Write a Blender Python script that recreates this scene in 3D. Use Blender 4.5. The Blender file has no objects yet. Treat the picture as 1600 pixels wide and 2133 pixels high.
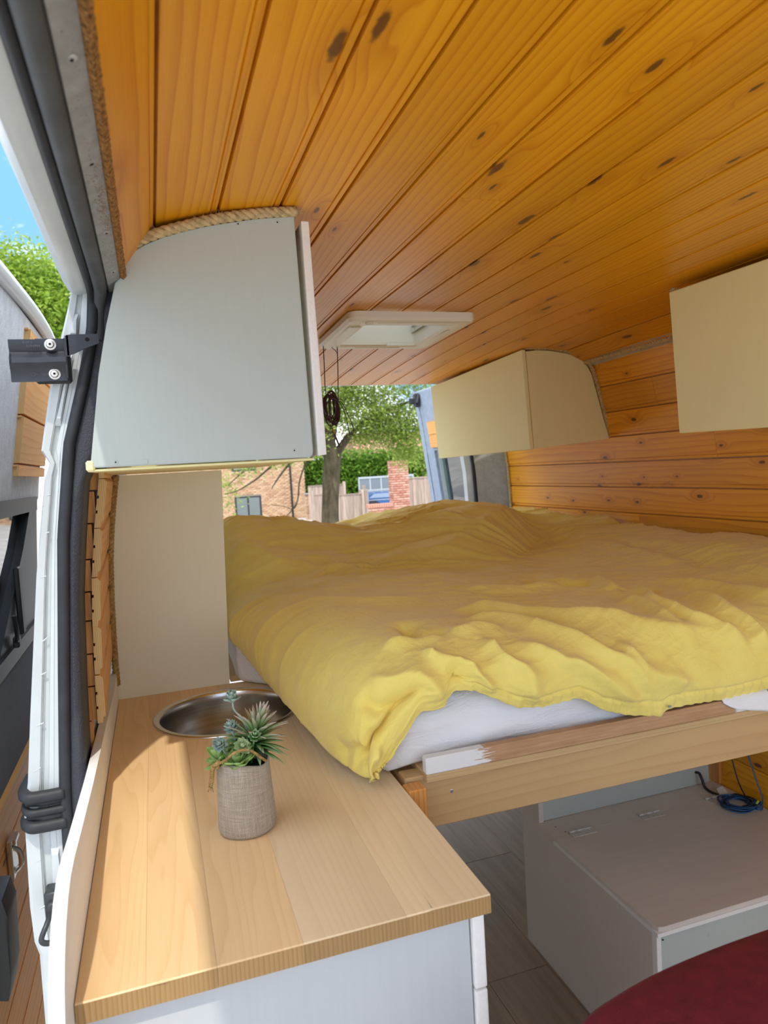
import bpy, bmesh, math, random
import numpy as np
from mathutils import Vector, Matrix

random.seed(7)
rng = np.random.RandomState(11)
SC = bpy.context.scene
COL = SC.collection
PI = math.pi

# ---------------------------------------------------------------- camera
cd = bpy.data.cameras.new('camera')
cam = bpy.data.objects.new('camera', cd)
COL.objects.link(cam)
R_ = Vector((0.9487, -0.31082, -0.05799))
U_ = Vector((0.07454, 0.04161, 0.99635))
F_ = Vector((0.30727, 0.94956, -0.06265))
cam.matrix_world = Matrix(((R_.x, U_.x, -F_.x, 0), (R_.y, U_.y, -F_.y, 0), (R_.z, U_.z, -F_.z, 1.46), (0, 0, 0, 1)))
cd.sensor_fit = 'HORIZONTAL'
cd.sensor_width = 36.0
cd.lens = 36.0 * 1480 / 1600
cd.clip_start = 0.02
cd.clip_end = 300
cd.dof.use_dof = True
cd.dof.focus_distance = 1.5
cd.dof.aperture_fstop = 9.5
SC.camera = cam

# ---------------------------------------------------------------- sky, sun, exposure
w = bpy.data.worlds.new('sky')
SC.world = w
w.use_nodes = True
nt = w.node_tree
nt.nodes.clear()
o_ = nt.nodes.new('ShaderNodeOutputWorld')
bg = nt.nodes.new('ShaderNodeBackground')
tcw = nt.nodes.new('ShaderNodeTexCoord')
mpw = nt.nodes.new('ShaderNodeMapping')
mpw.inputs['Scale'].default_value = (1.6, 1.6, 3.4)
mpw.inputs['Location'].default_value = (0.08, 5.02, 1.56)
nzw = nt.nodes.new('ShaderNodeTexNoise')
nzw.inputs['Scale'].default_value = 1.7
nzw.inputs['Detail'].default_value = 8
nzw.inputs['Roughness'].default_value = 0.6
rpw = nt.nodes.new('ShaderNodeValToRGB')
rpw.color_ramp.elements[0].position = 0.45
rpw.color_ramp.elements[0].color = (0.10, 0.225, 0.45, 1)
rpw.color_ramp.elements[1].position = 0.60
rpw.color_ramp.elements[1].color = (1.05, 1.01, 0.95, 1)
nt.links.new(tcw.outputs['Generated'], mpw.inputs['Vector'])
nt.links.new(mpw.outputs['Vector'], nzw.inputs['Vector'])
nt.links.new(nzw.outputs['Fac'], rpw.inputs['Fac'])
nt.links.new(rpw.outputs['Color'], bg.inputs['Color'])
nt.links.new(bg.outputs['Background'], o_.inputs['Surface'])
bg.inputs['Strength'].default_value = 1.25

sd = bpy.data.lights.new('sun', 'SUN')
sd.energy = 1.0
sd.angle = math.radians(1.2)
sd.color = (1.0, 0.94, 0.84)
sun = bpy.data.objects.new('sun', sd)
COL.objects.link(sun)
sun.rotation_euler = Vector((0.15, 0.55, -1.0)).to_track_quat('-Z', 'Y').to_euler()
sun.location = (-3, -2, 9)

SC.view_settings.view_transform = 'Standard'
SC.view_settings.look = 'None'
SC.view_settings.gamma = 1.0
SC.view_settings.use_curve_mapping = False
SC.view_settings.exposure = 1.40
try:
    SC.cycles.max_bounces = 10
    SC.cycles.diffuse_bounces = 6
    SC.cycles.use_denoising = True
except Exception:
    pass


# ================================================================ helpers
def S(m):
    return m


class NT:
    """small helper to write node trees"""
    def __init__(self, name, rough=0.5, spec=0.4):
        self.m = bpy.data.materials.new(name)
        self.m.use_nodes = True
        self.t = self.m.node_tree
        self.t.nodes.clear()
        self.out = self.n('ShaderNodeOutputMaterial')
        self.b = self.n('ShaderNodeBsdfPrincipled')
        self.b.inputs['Roughness'].default_value = rough
        self.b.inputs['Specular IOR Level'].default_value = spec
        self.l(self.b.outputs[0], self.out.inputs['Surface'])

    def n(self, typ, **kw):
        nd = self.t.nodes.new(typ)
        for k, v in kw.items():
            setattr(nd, k, v)
        return nd

    def l(self, a, b):
        self.t.links.new(a, b)

    def set(self, sock, v):
        if hasattr(v, 'is_output') or isinstance(v, bpy.types.NodeSocket):
            self.l(v, sock)
        else:
            sock.default_value = v

    def math(self, op, a, b=None, c=None, clamp=False):
        nd = self.n('ShaderNodeMath', operation=op, use_clamp=clamp)
        self.set(nd.inputs[0], a)
        if b is not None:
            self.set(nd.inputs[1], b)
        if c is not None:
            self.set(nd.inputs[2], c)
        return nd.outputs[0]

    def vec(self, x, y, z=0.0):
        nd = self.n('ShaderNodeCombineXYZ')
        self.set(nd.inputs[0], x)
        self.set(nd.inputs[1], y)
        self.set(nd.inputs[2], z)
        return nd.outputs[0]

    def noise(self, v, scale=1.0, detail=3.0, rough=0.5, dist=0.0):
        nd = self.n('ShaderNodeTexNoise')
        self.set(nd.inputs['Vector'], v)
        nd.inputs['Scale'].default_value = scale
        nd.inputs['Detail'].default_value = detail
        nd.inputs['Roughness'].default_value = rough
        nd.inputs['Distortion'].default_value = dist
        return nd.outputs['Fac']

    def ramp(self, f, stops):
        nd = self.n('ShaderNodeValToRGB')
        cr = nd.color_ramp
        while len(cr.elements) < len(stops):
            cr.elements.new(0.5)
        for e, (p, c) in zip(cr.elements, stops):
            e.position = p
            e.color = (*c, 1) if len(c) == 3 else c
        self.l(f, nd.inputs[0])
        return nd.outputs['Color']

    def mix(self, f, a, b, typ='MIX'):
        nd = self.n('ShaderNodeMix', data_type='RGBA', blend_type=typ)
        self.set(nd.inputs[0], f)
        for s, v in ((nd.inputs[6], a), (nd.inputs[7], b)):
            if isinstance(v, tuple) and len(v) == 3:
                v = (*v, 1)
            self.set(s, v)
        return nd.outputs[2]

    def sstep(self, v, a, b, to0=0.0, to1=1.0):
        nd = self.n('ShaderNodeMapRange', interpolation_type='SMOOTHSTEP')
        self.set(nd.inputs[0], v)
        nd.inputs[1].default_value = a
        nd.inputs[2].default_value = b
        nd.inputs[3].default_value = to0
        nd.inputs[4].default_value = to1
        return nd.outputs[0]

    def bump(self, h, strength=0.3, dist=0.01):
        nd = self.n('ShaderNodeBump')
        nd.inputs['Strength'].default_value = strength
        nd.inputs['Distance'].default_value = dist
        self.l(h, nd.inputs['Height'])
        self.l(nd.outputs[0], self.b.inputs['Normal'])

    def col(self, c):
        if isinstance(c, tuple) and len(c) == 3:
            c = (*c, 1)
        self.set(self.b.inputs['Base Color'], c)

    def objxyz(self, rand=True):
        tc = self.n('ShaderNodeTexCoord')
        sp = self.n('ShaderNodeSeparateXYZ')
        self.l(tc.outputs['Object'], sp.inputs[0])
        if not rand:
            return sp.outputs[0], sp.outputs[1], sp.outputs[2], None
        oi = self.n('ShaderNodeObjectInfo')
        r = oi.outputs['Random']
        return (self.math('MULTIPLY_ADD', r, 37.0, sp.outputs[0]), self.math('MULTIPLY_ADD', r, 91.0, sp.outputs[1]),
                self.math('MULTIPLY_ADD', r, 53.0, sp.outputs[2]), r)


def plain(name, c, rough=0.5, spec=0.4, metal=0.0, var=0.0, vscale=8.0, bump=0.0, bscale=80.0):
    k = NT(name, rough, spec)
    k.b.inputs['Metallic'].default_value = metal
    x, y, z, r = k.objxyz()
    v = k.vec(x, y, z)
    if var > 0:
        n = k.noise(v, vscale, 4)
        lo = tuple(max(0, q * (1 - var)) for q in c)
        hi = tuple(min(1, q * (1 + var)) for q in c)
        k.col(k.ramp(n, [(0.3, lo), (0.7, hi)]))
    else:
        k.col(c)
    if bump > 0:
        k.bump(k.noise(v, bscale, 3), bump, 0.002)
    return k.m


def wood(name, light, mid, dark, L='Y', A='X', ring=55.0, knots=0.55, rough=0.38, knotcol=(0.11, 0.038, 0.006), kx=2.6, ky=8.0,
         contrast=1.0, coat=0.10, bump=0.12, var=0.16, amp=1.6):
    k = NT(name, rough, 0.3)
    x, y, z, r = k.objxyz()
    d = {'X': x, 'Y': y, 'Z': z}
    l, a = d[L], d[A]
    b = d[[q for q in 'XYZ' if q not in (L, A)][0]]
    # knots
    vo = k.n('ShaderNodeTexVoronoi', voronoi_dimensions='2D', feature='F1')
    k.l(k.vec(k.math('MULTIPLY', l, kx), k.math('MULTIPLY', a, ky)), vo.inputs['Vector'])
    vo.inputs['Scale'].default_value = 1.0
    sp = k.n('ShaderNodeSeparateColor')
    k.l(vo.outputs['Color'], sp.inputs[0])
    choose = k.math('GREATER_THAN', sp.outputs[0], 1.0 - knots)
    size = k.math('MULTIPLY_ADD', sp.outputs[1], 0.9, 0.55)
    kd = k.math('DIVIDE', vo.outputs['Distance'], size)
    wob = k.noise(k.vec(k.math('MULTIPLY', l, 60), k.math('MULTIPLY', a, 60)), 1.0, 2)
    kd2 = k.math('ADD', kd, k.math('MULTIPLY_ADD', wob, 0.05, -0.025))
    kmask = k.math('MULTIPLY', k.sstep(kd2, 0.034, 0.068, 1, 0), choose)
    halo = k.math('MULTIPLY', k.sstep(kd, 0.05, 0.30, 1, 0), choose)
    # grain
    n1 = k.noise(k.vec(k.math('MULTIPLY', l, 0.8), k.math('MULTIPLY', a, 9.0), k.math('MULTIPLY', b, 9.0)), 1.0, 2.0, 0.5)
    n2 = k.noise(k.vec(k.math('MULTIPLY', l, 5.0), k.math('MULTIPLY', a, 22.0), b), 1.0, 2.0, 0.5)
    q = k.math('MULTIPLY', a, ring)
    q = k.math('MULTIPLY_ADD', n1, amp * 3.2, q)
    q = k.math('MULTIPLY_ADD', n2, amp * 0.22, q)
    q = k.math('MULTIPLY_ADD', halo, 1.5, q)
    fr = k.math('FRACT', q)
    tooth = k.math('POWER', fr, 3.0)
    edge = k.sstep(fr, 0.90, 1.0, 1, 0)
    g = k.math('MULTIPLY', tooth, edge)
    fine = k.noise(k.vec(k.math('MULTIPLY', l, 6.0), k.math('MULTIPLY', a, 420.0), k.math('MULTIPLY', b, 420.0)), 1.0, 2.0)
    g2 = k.math('ADD', k.math('MULTIPLY', g, 0.55 * contrast), k.math('MULTIPLY', fine, 0.34 * contrast))
    c = k.ramp(g2, [(0.05, light), (0.45, mid), (0.95, dark)])
    blot = k.noise(k.vec(k.math('MULTIPLY', l, 2.0), k.math('MULTIPLY', a, 9.0), 0.0), 1.0, 3.0)
    vv = k.math('ADD', k.math('MULTIPLY_ADD', r, var * 1.2, 1.0 - var * 0.75), k.math('MULTIPLY_ADD', blot, 0.3, -0.15))
    hv = k.n('ShaderNodeHueSaturation')
    k.l(c, hv.inputs['Color'])
    k.l(vv, hv.inputs['Value'])
    c = hv.outputs[0]
    c = k.mix(k.math('MULTIPLY', halo, 0.35), c, dark)
    c = k.mix(k.math('MULTIPLY', kmask, 0.92), c, knotcol)
    k.col(c)
    k.b.inputs['Coat Weight'].default_value = coat
    k.b.inputs['Coat Roughness'].default_value = 0.32
    k.bump(g2, bump, 0.002)
    return k.m


def painted(name, c, L='Z', rough=0.55, bump=0.25, var=0.05):
    """brush painted plywood: faint grain relief under the paint"""
    k = NT(name, rough, 0.35)
    x, y, z, r = k.objxyz()
    d = {'X': x, 'Y': y, 'Z': z}
    sc = {q: (5.0 if q == L else 160.0) for q in 'XYZ'}
    v = k.vec(k.math('MULTIPLY', x, sc['X']), k.math('MULTIPLY', y, sc['Y']), k.math('MULTIPLY', z, sc['Z']))
    n = k.noise(v, 1.0, 4, 0.6)
    n2 = k.noise(k.vec(x, y, z), 5.0, 4, 0.6)
    lo = tuple(q * (1 - var * 1.6) for q in c)
    k.col(k.mix(k.math('ADD', k.math('MULTIPLY', n, 0.5), k.math('MULTIPLY', n2, 0.5)), lo, tuple(min(1, q * (1 + var)) for q in c)))
    k.bump(n, bump, 0.0012)
    return k.m


def felt(name, c, scale=420.0):
    k = NT(name, 0.95, 0.1)
    x, y, z, r = k.objxyz()
    v = k.vec(x, y, z)
    n = k.noise(v, scale, 3, 0.7)
    n2 = k.noise(v, 30.0, 4, 0.6)
    lo = tuple(q * 0.55 for q in c)
    hi = tuple(min(1, q * 1.4) for q in c)
    k.col(k.ramp(k.math('ADD', k.math('MULTIPLY', n, 0.7), k.math('MULTIPLY', n2, 0.3)), [(0.3, lo), (0.7, hi)]))
    k.b.inputs['Sheen Weight'].default_value = 0.3
    k.bump(n, 0.6, 0.003)
    return k.m


def leafmat(name, c1, c2, trans=0.35, island=True):
    k = NT(name, 0.5, 0.35)
    g = k.n('ShaderNodeNewGeometry')
    oi = k.n('ShaderNodeObjectInfo')
    f = g.outputs['Random Per Island'] if island else oi.outputs['Random']
    c = k.mix(f, c1, c2)
    k.col(c)
    tr = k.n('ShaderNodeBsdfTranslucent')
    k.l(c, tr.inputs['Color'])
    mx = k.n('ShaderNodeMixShader')
    mx.inputs[0].default_value = trans
    k.l(k.b.outputs[0], mx.inputs[1])
    k.l(tr.outputs[0], mx.inputs[2])
    k.l(mx.outputs[0], k.out.inputs['Surface'])
    return k.m


# ---------------------------------------------------------------- object helpers
def tag(o, label=None, cat=None, group=None, kind=None):
    if label:
        o['label'] = label
    if cat:
        o['category'] = cat
    if group:
        o['group'] = group
    if kind:
        o['kind'] = kind
    return o


def root(name, loc, label, cat, group=None, kind=None):
    o = bpy.data.objects.new(name, None)
    COL.objects.link(o)
    o.location = loc
    o.empty_display_size = 0.05
    return tag(o, label, cat, group, kind)


def base_of(p):
    v = Vector((0, 0, 0))
    while p is not None:
        v = v + p.location
        p = p.parent
    return v


def link(name, me, mat, parent=None, smooth=False):
    o = bpy.data.objects.new(name, me)
    COL.objects.link(o)
    if mat is not None and len(me.materials) == 0:
        me.materials.append(mat)
    if smooth:
        for p in me.polygons:
            p.use_smooth = True
    if parent is not None:
        o.parent = parent
    return o


def obj(name, bm, mat, parent=None, smooth=False, loc=None):
    """links a bmesh given in world coordinates as one mesh object (origin at parent base, or at loc)"""
    off = base_of(parent)
    if loc is not None:
        off = Vector(loc)
    bmesh.ops.recalc_face_normals(bm, faces=bm.faces[:])
    if off.length > 0:
        bmesh.ops.translate(bm, verts=bm.verts[:], vec=-off)
    me = bpy.data.meshes.new(name)
    bm.to_mesh(me)
    bm.free()
    o = link(name, me, mat, parent, smooth)
    if loc is not None:
        o.location = off - base_of(parent)
    return o


def autosmooth(o, ang=40):
    for p in o.data.polygons:
        p.use_smooth = True
    try:
        o.data.set_sharp_from_angle(angle=math.radians(ang))
    except Exception:
        pass
    return o


def bx(bm, x0, x1, y0, y1, z0, z1, bev=0.0, M=None, seg=1):
    r = bmesh.ops.create_cube(bm, size=1.0)
    vs = r['verts']
    for v in vs:
        v.co = Vector(((x0 + x1) / 2 + v.co.x * (x1 - x0), (y0 + y1) / 2 + v.co.y * (y1 - y0), (z0 + z1) / 2 + v.co.z * (z1 - z0)))
    if bev > 0:
        es = list({e for v in vs for e in v.link_edges})
        rr = bmesh.ops.bevel(bm, geom=es, offset=bev, segments=seg, profile=0.7, affect='EDGES')
        vs = list({v for f in rr['faces'] for v in f.verts} | {v for v in vs if v.is_valid})
    if M is not None:
        bmesh.ops.transform(bm, matrix=M, verts=vs)
    return vs


def frames(pts):
    pts = [Vector(p) for p in pts]
    T = []
    for i in range(len(pts)):
        a = pts[max(i - 1, 0)]
        b = pts[min(i + 1, len(pts) - 1)]
        T.append((b - a).normalized())
    up = Vector((0, 0, 1)) if abs(T[0].z) < 0.9 else Vector((1, 0, 0))
    n = (up - T[0] * up.dot(T[0])).normalized()
    N = []
    for t in T:
        n = (n - t * n.dot(t))
        n = n.normalized() if n.length > 1e-6 else t.orthogonal().normalized()
        N.append(n)
    return pts, T, N, [t.cross(n) for t, n in zip(T, N)]


def tube(bm, pts, r, n=8, cap=True, flat=1.0):
    pts, T, N, B = frames(pts)
    rs = r if hasattr(r, '__len__') else [r] * len(pts)
    rings = []
    for p, nn, b, q in zip(pts, N, B, rs):
        rings.append([bm.verts.new(p + nn * (q * math.cos(2 * PI * k / n)) + b * (q * flat * math.sin(2 * PI * k / n))) for k in range(n)])
    for i in range(len(rings) - 1):
        for k in range(n):
            bm.faces.new((rings[i][k], rings[i][(k + 1) % n], rings[i + 1][(k + 1) % n], rings[i + 1][k]))
    if cap:
        bm.faces.new(rings[0][::-1])
        bm.faces.new(rings[-1])


def spline(pts, n=8):
    """Catmull-Rom resample"""
    P = [Vector(p) for p in pts]
    P = [P[0] * 2 - P[1]] + P + [P[-1] * 2 - P[-2]]
    out = []
    for i in range(1, len(P) - 2):
        for k in range(n):
            t = k / n
            a, b, c, d = P[i - 1], P[i], P[i + 1], P[i + 2]
            out.append(0.5 * ((2 * b) + (c - a) * t + (2 * a - 5 * b + 4 * c - d) * t * t + (3 * b - a - 3 * c + d) * t ** 3))
    out.append(P[-2])
    return out


def rope(bm, pts, r, pitch=None, n=6, strands=3):
    """three twisted strands along a path"""
    pitch = pitch or r * 3.6
    pts, T, N, B = frames(pts)
    L = [0.0]
    for a, b in zip(pts, pts[1:]):
        L.append(L[-1] + (b - a).length)
    tot = L[-1]
    m = max(8, int(tot / pitch * 9))
    Ls = np.array(L)
    P = np.array([list(p) for p in pts])
    Na = np.array([list(p) for p in N])
    Ba = np.array([list(p) for p in B])
    s = np.linspace(0, tot, m)
    f = lambda A: np.stack([np.interp(s, Ls, A[:, j]) for j in range(3)], 1)
    P, Na, Ba = f(P), f(Na), f(Ba)
    for k in range(strands):
        ph = 2 * PI * k / strands + 2 * PI * s / pitch
        Q = P + (Na * np.cos(ph)[:, None] + Ba * np.sin(ph)[:, None]) * r * 0.52
        tube(bm, [Vector(q) for q in Q], r * 0.56, n)


def prism(bm, poly, axis, a, b):
    """polygon (list of 2D points) extruded along axis ('x': poly is (y,z); 'y': (x,z); 'z': (x,y))"""
    def P(p, t):
        return {'x': (t, p[0], p[1]), 'y': (p[0], t, p[1]), 'z': (p[0], p[1], t)}[axis]
    va = [bm.verts.new(P(p, a)) for p in poly]
    vb = [bm.verts.new(P(p, b)) for p in poly]
    n = len(poly)
    f1 = bm.faces.new(va)
    f2 = bm.faces.new(vb[::-1])
    for i in range(n):
        bm.faces.new((va[i], vb[i], vb[(i + 1) % n], va[(i + 1) % n]))
    return va + vb, (f1, f2)


def lathe(bm, prof, c, n=48, sx=1.0, sy=1.0, closed=False):
    rings = []
    for r, z in prof:
        rings.append([bm.verts.new((c[0] + r * sx * math.cos(2 * PI * k / n), c[1] + r * sy * math.sin(2 * PI * k / n), c[2] + z)) for k in range(n)])
    for i in range(len(rings) - 1):
        for k in range(n):
            bm.faces.new((rings[i][k], rings[i][(k + 1) % n], rings[i + 1][(k + 1) % n], rings[i + 1][k]))
    return rings


def disc(bm, c, axis, r, n=20, thick=0.002, dome=0.0):
    a = Vector(axis).normalized()
    u = a.orthogonal().normalized()
    v = a.cross(u)
    c = Vector(c)
    def ring(rr, h):
        return [bm.verts.new(c + a * h + (u * math.cos(2 * PI * k / n) + v * math.sin(2 * PI * k / n)) * rr) for k in range(n)]
    rs = [ring(r, 0), ring(r, thick * 0.6), ring(r * 0.82, thick + dome * 0.5), ring(r * 0.45, thick + dome)]
    for p, q in zip(rs, rs[1:]):
        for k in range(n):
            bm.faces.new((p[k], p[(k + 1) % n], q[(k + 1) % n], q[k]))
    bm.faces.new(rs[-1])
    bm.faces.new(rs[0][::-1])


def nb():
    return bmesh.new()


def interp(t, xs, ys):
    return float(np.interp(t, xs, ys))


def mesh_np(name, V, Fq):
    me = bpy.data.meshes.new(name)
    V = np.asarray(V, np.float32)
    Fq = np.asarray(Fq, np.int32)
    k = Fq.shape[1]
    me.vertices.add(len(V))
    me.vertices.foreach_set('co', V.ravel())
    me.loops.add(Fq.size)
    me.loops.foreach_set('vertex_index', Fq.ravel())
    me.polygons.add(len(Fq))
    me.polygons.foreach_set('loop_start', np.arange(0, Fq.size, k, dtype=np.int32))
    me.polygons.foreach_set('loop_total', np.full(len(Fq), k, np.int32))
    me.update(calc_edges=True)
    return me


# ================================================================ materials
M = {}
M['pine_ceiling'] = wood('varnished pine along the van', (0.78, 0.355, 0.010), (0.67, 0.255, 0.003), (0.43, 0.13, 0.001), 'Y', 'X', ring=62, knots=0.62, rough=0.36, kx=2.6, ky=9.5)
M['pine_wall'] = wood('varnished pine wall', (0.82, 0.38, 0.018), (0.70, 0.28, 0.007), (0.45, 0.14, 0.003), 'Y', 'Z', ring=50, knots=0.7, rough=0.4, kx=4.5, ky=10)
M['pine_door'] = wood('pale pine door boards', (0.92, 0.47, 0.13), (0.84, 0.37, 0.075), (0.60, 0.22, 0.03), 'Y', 'Z', ring=50, knots=0.4, rough=0.5)
M['pine_end'] = wood('sawn pine end grain', (0.74, 0.50, 0.24), (0.60, 0.36, 0.13), (0.40, 0.2, 0.06), 'Z', 'X', ring=300, knots=0.0, rough=0.7, coat=0.0)
M['pine_batten'] = wood('orange pine batten', (0.66, 0.31, 0.08), (0.55, 0.23, 0.05), (0.40, 0.14, 0.025), 'Z', 'X', ring=110, knots=0.1, rough=0.5)
M['oak'] = wood('oiled oak stave', (0.84, 0.66, 0.41), (0.77, 0.58, 0.34), (0.63, 0.44, 0.23), 'Y', 'X', ring=70, knots=0.0, rough=0.42, coat=0.12, contrast=0.6, bump=0.05, var=0.13, amp=2.6)
M['oak_sun_tint'] = wood('warm oak stave with sun tint', (0.79, 0.555, 0.295), (0.71, 0.47, 0.225), (0.57, 0.345, 0.145), 'Y', 'X', ring=55, knots=0.0, rough=0.42, coat=0.12, contrast=0.65, bump=0.05, var=0.1, amp=4.5)  # oranger timber, with some warmth of the sun patch mixed into its colour
M['oak_end'] = wood('oak end grain', (0.42, 0.26, 0.11), (0.34, 0.195, 0.07), (0.23, 0.12, 0.035), 'Z', 'X', ring=180, knots=0.0, rough=0.55, coat=0.0, bump=0.1)
M['bed_beam'] = wood('plain timber beam', (0.55, 0.36, 0.165), (0.49, 0.305, 0.13), (0.40, 0.23, 0.085), 'X', 'Z', ring=45, knots=0.10, rough=0.6, coat=0.0, contrast=0.7, kx=3, ky=10)
M['pale_strip'] = wood('pale plywood strip', (0.62, 0.43, 0.21), (0.54, 0.35, 0.15), (0.42, 0.25, 0.09), 'X', 'Z', ring=160, knots=0.0, rough=0.6, coat=0.0, contrast=0.7)
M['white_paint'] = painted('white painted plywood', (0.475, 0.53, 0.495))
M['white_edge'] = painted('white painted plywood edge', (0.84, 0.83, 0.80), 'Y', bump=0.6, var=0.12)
M['bounce_white'] = painted('white panel with warm bounce tint', (0.85, 0.785, 0.42), bump=0.1, var=0.03)  # white paint with yellow bounce light from duvet and pine put into the colour
M['panel_paint'] = painted('off white painted panel', (0.82, 0.785, 0.60), bump=0.1, var=0.03)
M['grey_paint'] = painted('thin white paint on plywood', (0.67, 0.62, 0.56), 'X', var=0.1, bump=0.15)
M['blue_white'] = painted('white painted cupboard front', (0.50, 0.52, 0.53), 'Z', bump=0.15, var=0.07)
M['body_white'] = plain('white van paint', (0.56, 0.60, 0.60), 0.28, 0.5, var=0.05, vscale=14, bump=0.08, bscale=30)
M['primer'] = plain('grey primer metal', (0.42, 0.42, 0.41), 0.5, 0.4, var=0.15, vscale=20)
M['rubber'] = plain('black rubber', (0.022, 0.024, 0.028), 0.55, 0.4, var=0.2, vscale=30, bump=0.15, bscale=160)
M['grey_rubber'] = plain('worn grey rubber', (0.070, 0.074, 0.076), 0.6, 0.35, var=0.25, vscale=18, bump=0.1)
M['vinyl'] = plain('grained black vinyl', (0.042, 0.045, 0.056), 0.5, 0.4, bump=0.7, bscale=420)
M['black_plastic'] = plain('black plastic', (0.03, 0.034, 0.036), 0.42, 0.45, var=0.1)
M['black_metal'] = plain('black coated steel', (0.028, 0.033, 0.042), 0.35, 0.6, 0.35, var=0.15, vscale=40)
M['zinc'] = plain('zinc plated bolt', (0.62, 0.60, 0.55), 0.35, 0.5, 0.9)
M['chrome'] = plain('chrome', (0.7, 0.7, 0.68), 0.18, 0.5, 1.0)
M['dark'] = plain('dark slot', (0.012, 0.010, 0.008), 0.8, 0.2)
M['felt_grey'] = felt('grey carpet lining', (0.68, 0.69, 0.70))
M['felt_mid'] = felt('mid grey carpet lining', (0.40, 0.42, 0.44))
M['felt_dark'] = felt('dark carpet lining', (0.065, 0.07, 0.10))
M['felt_blue'] = felt('blue grey carpet lining', (0.36, 0.43, 0.52))
M['sisal'] = plain('sisal rope', (0.55, 0.42, 0.22), 0.9, 0.1, var=0.3, vscale=120, bump=0.8, bscale=700)
M['sisal_dark'] = plain('brown sisal rope', (0.42, 0.27, 0.10), 0.9, 0.1, var=0.35, vscale=120, bump=0.8, bscale=700)
M['foam'] = plain('rusty foam edge', (0.30, 0.15, 0.05), 0.95, 0.1, var=0.75, vscale=260, bump=1.0, bscale=700)
M['fibre'] = plain('brown fibreboard', (0.30, 0.10, 0.025), 0.9, 0.1, var=0.4, vscale=200)
M['vent_white'] = plain('ivory vent plastic', (0.78, 0.76, 0.67), 0.4, 0.45)
M['hinge'] = plain('painted hinge', (0.62, 0.60, 0.55), 0.45, 0.5, 0.2, var=0.12, vscale=90)
M['seat'] = plain('dark red upholstery', (0.125, 0.010, 0.016), 0.8, 0.25, var=0.2, vscale=60, bump=0.4, bscale=500)
M['cable_red'] = plain('dark red wire', (0.045, 0.008, 0.010), 0.4, 0.5)
M['cable_blue'] = plain('blue wire', (0.012, 0.09, 0.26), 0.4, 0.5)
M['cable_black'] = plain('black wire', (0.012, 0.010, 0.014), 0.45, 0.5)
M['headliner'] = felt('pale grey roof lining', (0.55, 0.55, 0.54))
M['rail_grey'] = plain('speckled grey rail', (0.27, 0.27, 0.26), 0.5, 0.4, var=0.2, vscale=50)
M['tape'] = plain('green yellow tape', (0.42, 0.60, 0.05), 0.5, 0.4)
M['copper'] = plain('bare copper', (0.6, 0.28, 0.06), 0.35, 0.5, 0.8)
M['asphalt'] = plain('pale concrete paving', (0.50, 0.475, 0.43), 0.9, 0.2, var=0.2, vscale=3)
M['wire_tag'] = plain('white cable label', (0.62, 0.6, 0.56), 0.6, 0.3)


def mat_steel():
    k = NT('brushed stainless steel', 0.22, 0.5)
    k.b.inputs['Metallic'].default_value = 1.0
    x, y, z, r = k.objxyz(False)
    n = k.noise(k.vec(k.math('MULTIPLY', x, 4), k.math('MULTIPLY', y, 4), k.math('MULTIPLY', z, 260)), 1.0, 3)
    k.col(k.ramp(n, [(0.3, (0.62, 0.60, 0.56)), (0.7, (0.74, 0.72, 0.68))]))
    k.b.inputs['Anisotropic'].default_value = 0.5
    k.bump(n, 0.06, 0.001)
    return k.m


def mat_duvet():
    k = NT('yellow cotton', 0.85, 0.15)
    x, y, z, r = k.objxyz(False)
    v = k.vec(x, y, z)
    n = k.noise(v, 7.0, 4, 0.6)
    c = k.ramp(n, [(0.3, (0.83, 0.665, 0.155)), (0.7, (0.88, 0.735, 0.20))])
    k.col(c)
    k.b.inputs['Sheen Weight'].default_value = 0.25
    k.b.inputs['Sheen Roughness'].default_value = 0.5
    n1 = k.noise(v, 34.0, 5, 0.62, 0.8)
    n2 = k.noise(v, 620.0, 2)
    k.bump(k.math('ADD', k.math('MULTIPLY', n1, 1.0), k.math('MULTIPLY', n2, 0.16)), 0.5, 0.006)
    return k.m


def mat_sheet():
    k = NT('white cotton sheet', 0.85, 0.15)
    x, y, z, r = k.objxyz(False)
    v = k.vec(k.math('MULTIPLY', x, 0.6), y, k.math('MULTIPLY', z, 2.2))
    k.col((0.83, 0.83, 0.84))
    n1 = k.noise(v, 16.0, 5, 0.6, 1.2)
    n2 = k.noise(k.vec(x, y, z), 600.0, 2)
    k.bump(k.math('ADD', n1, k.math('MULTIPLY', n2, 0.08)), 0.5, 0.012)
    return k.m


def mat_linen():
    k = NT('woven linen', 0.9, 0.15)
    tc = k.n('ShaderNodeTexCoord')
    sp = k.n('ShaderNodeSeparateXYZ')
    k.l(tc.outputs['UV'], sp.inputs[0])
    u = k.math('MULTIPLY', sp.outputs[0], 130.0)
    v = k.math('MULTIPLY', sp.outputs[1], 62.0)
    a = k.math('ABSOLUTE', k.math('SINE', k.math('MULTIPLY', u, PI)))
    b = k.math('ABSOLUTE', k.math('SINE', k.math('MULTIPLY', v, PI)))
    h = k.math('MULTIPLY', k.math('POWER', a, 0.7), k.math('POWER', b, 0.7))
    n = k.noise(k.vec(k.math('MULTIPLY', u, 0.06), k.math('MULTIPLY', v, 0.7)), 1.0, 3)
    n2 = k.noise(k.vec(k.math('MULTIPLY', u, 0.8), k.math('MULTIPLY', v, 0.05)), 1.0, 3)
    t = k.math('ADD', k.math('MULTIPLY', n, 0.5), k.math('MULTIPLY', n2, 0.5))
    c = k.ramp(t, [(0.36, (0.60, 0.51, 0.39)), (0.62, (0.88, 0.79, 0.65))])
    k.col(k.mix(h, (0.17, 0.13, 0.09), c))
    k.bump(h, 0.7, 0.0015)
    return k.m


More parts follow.
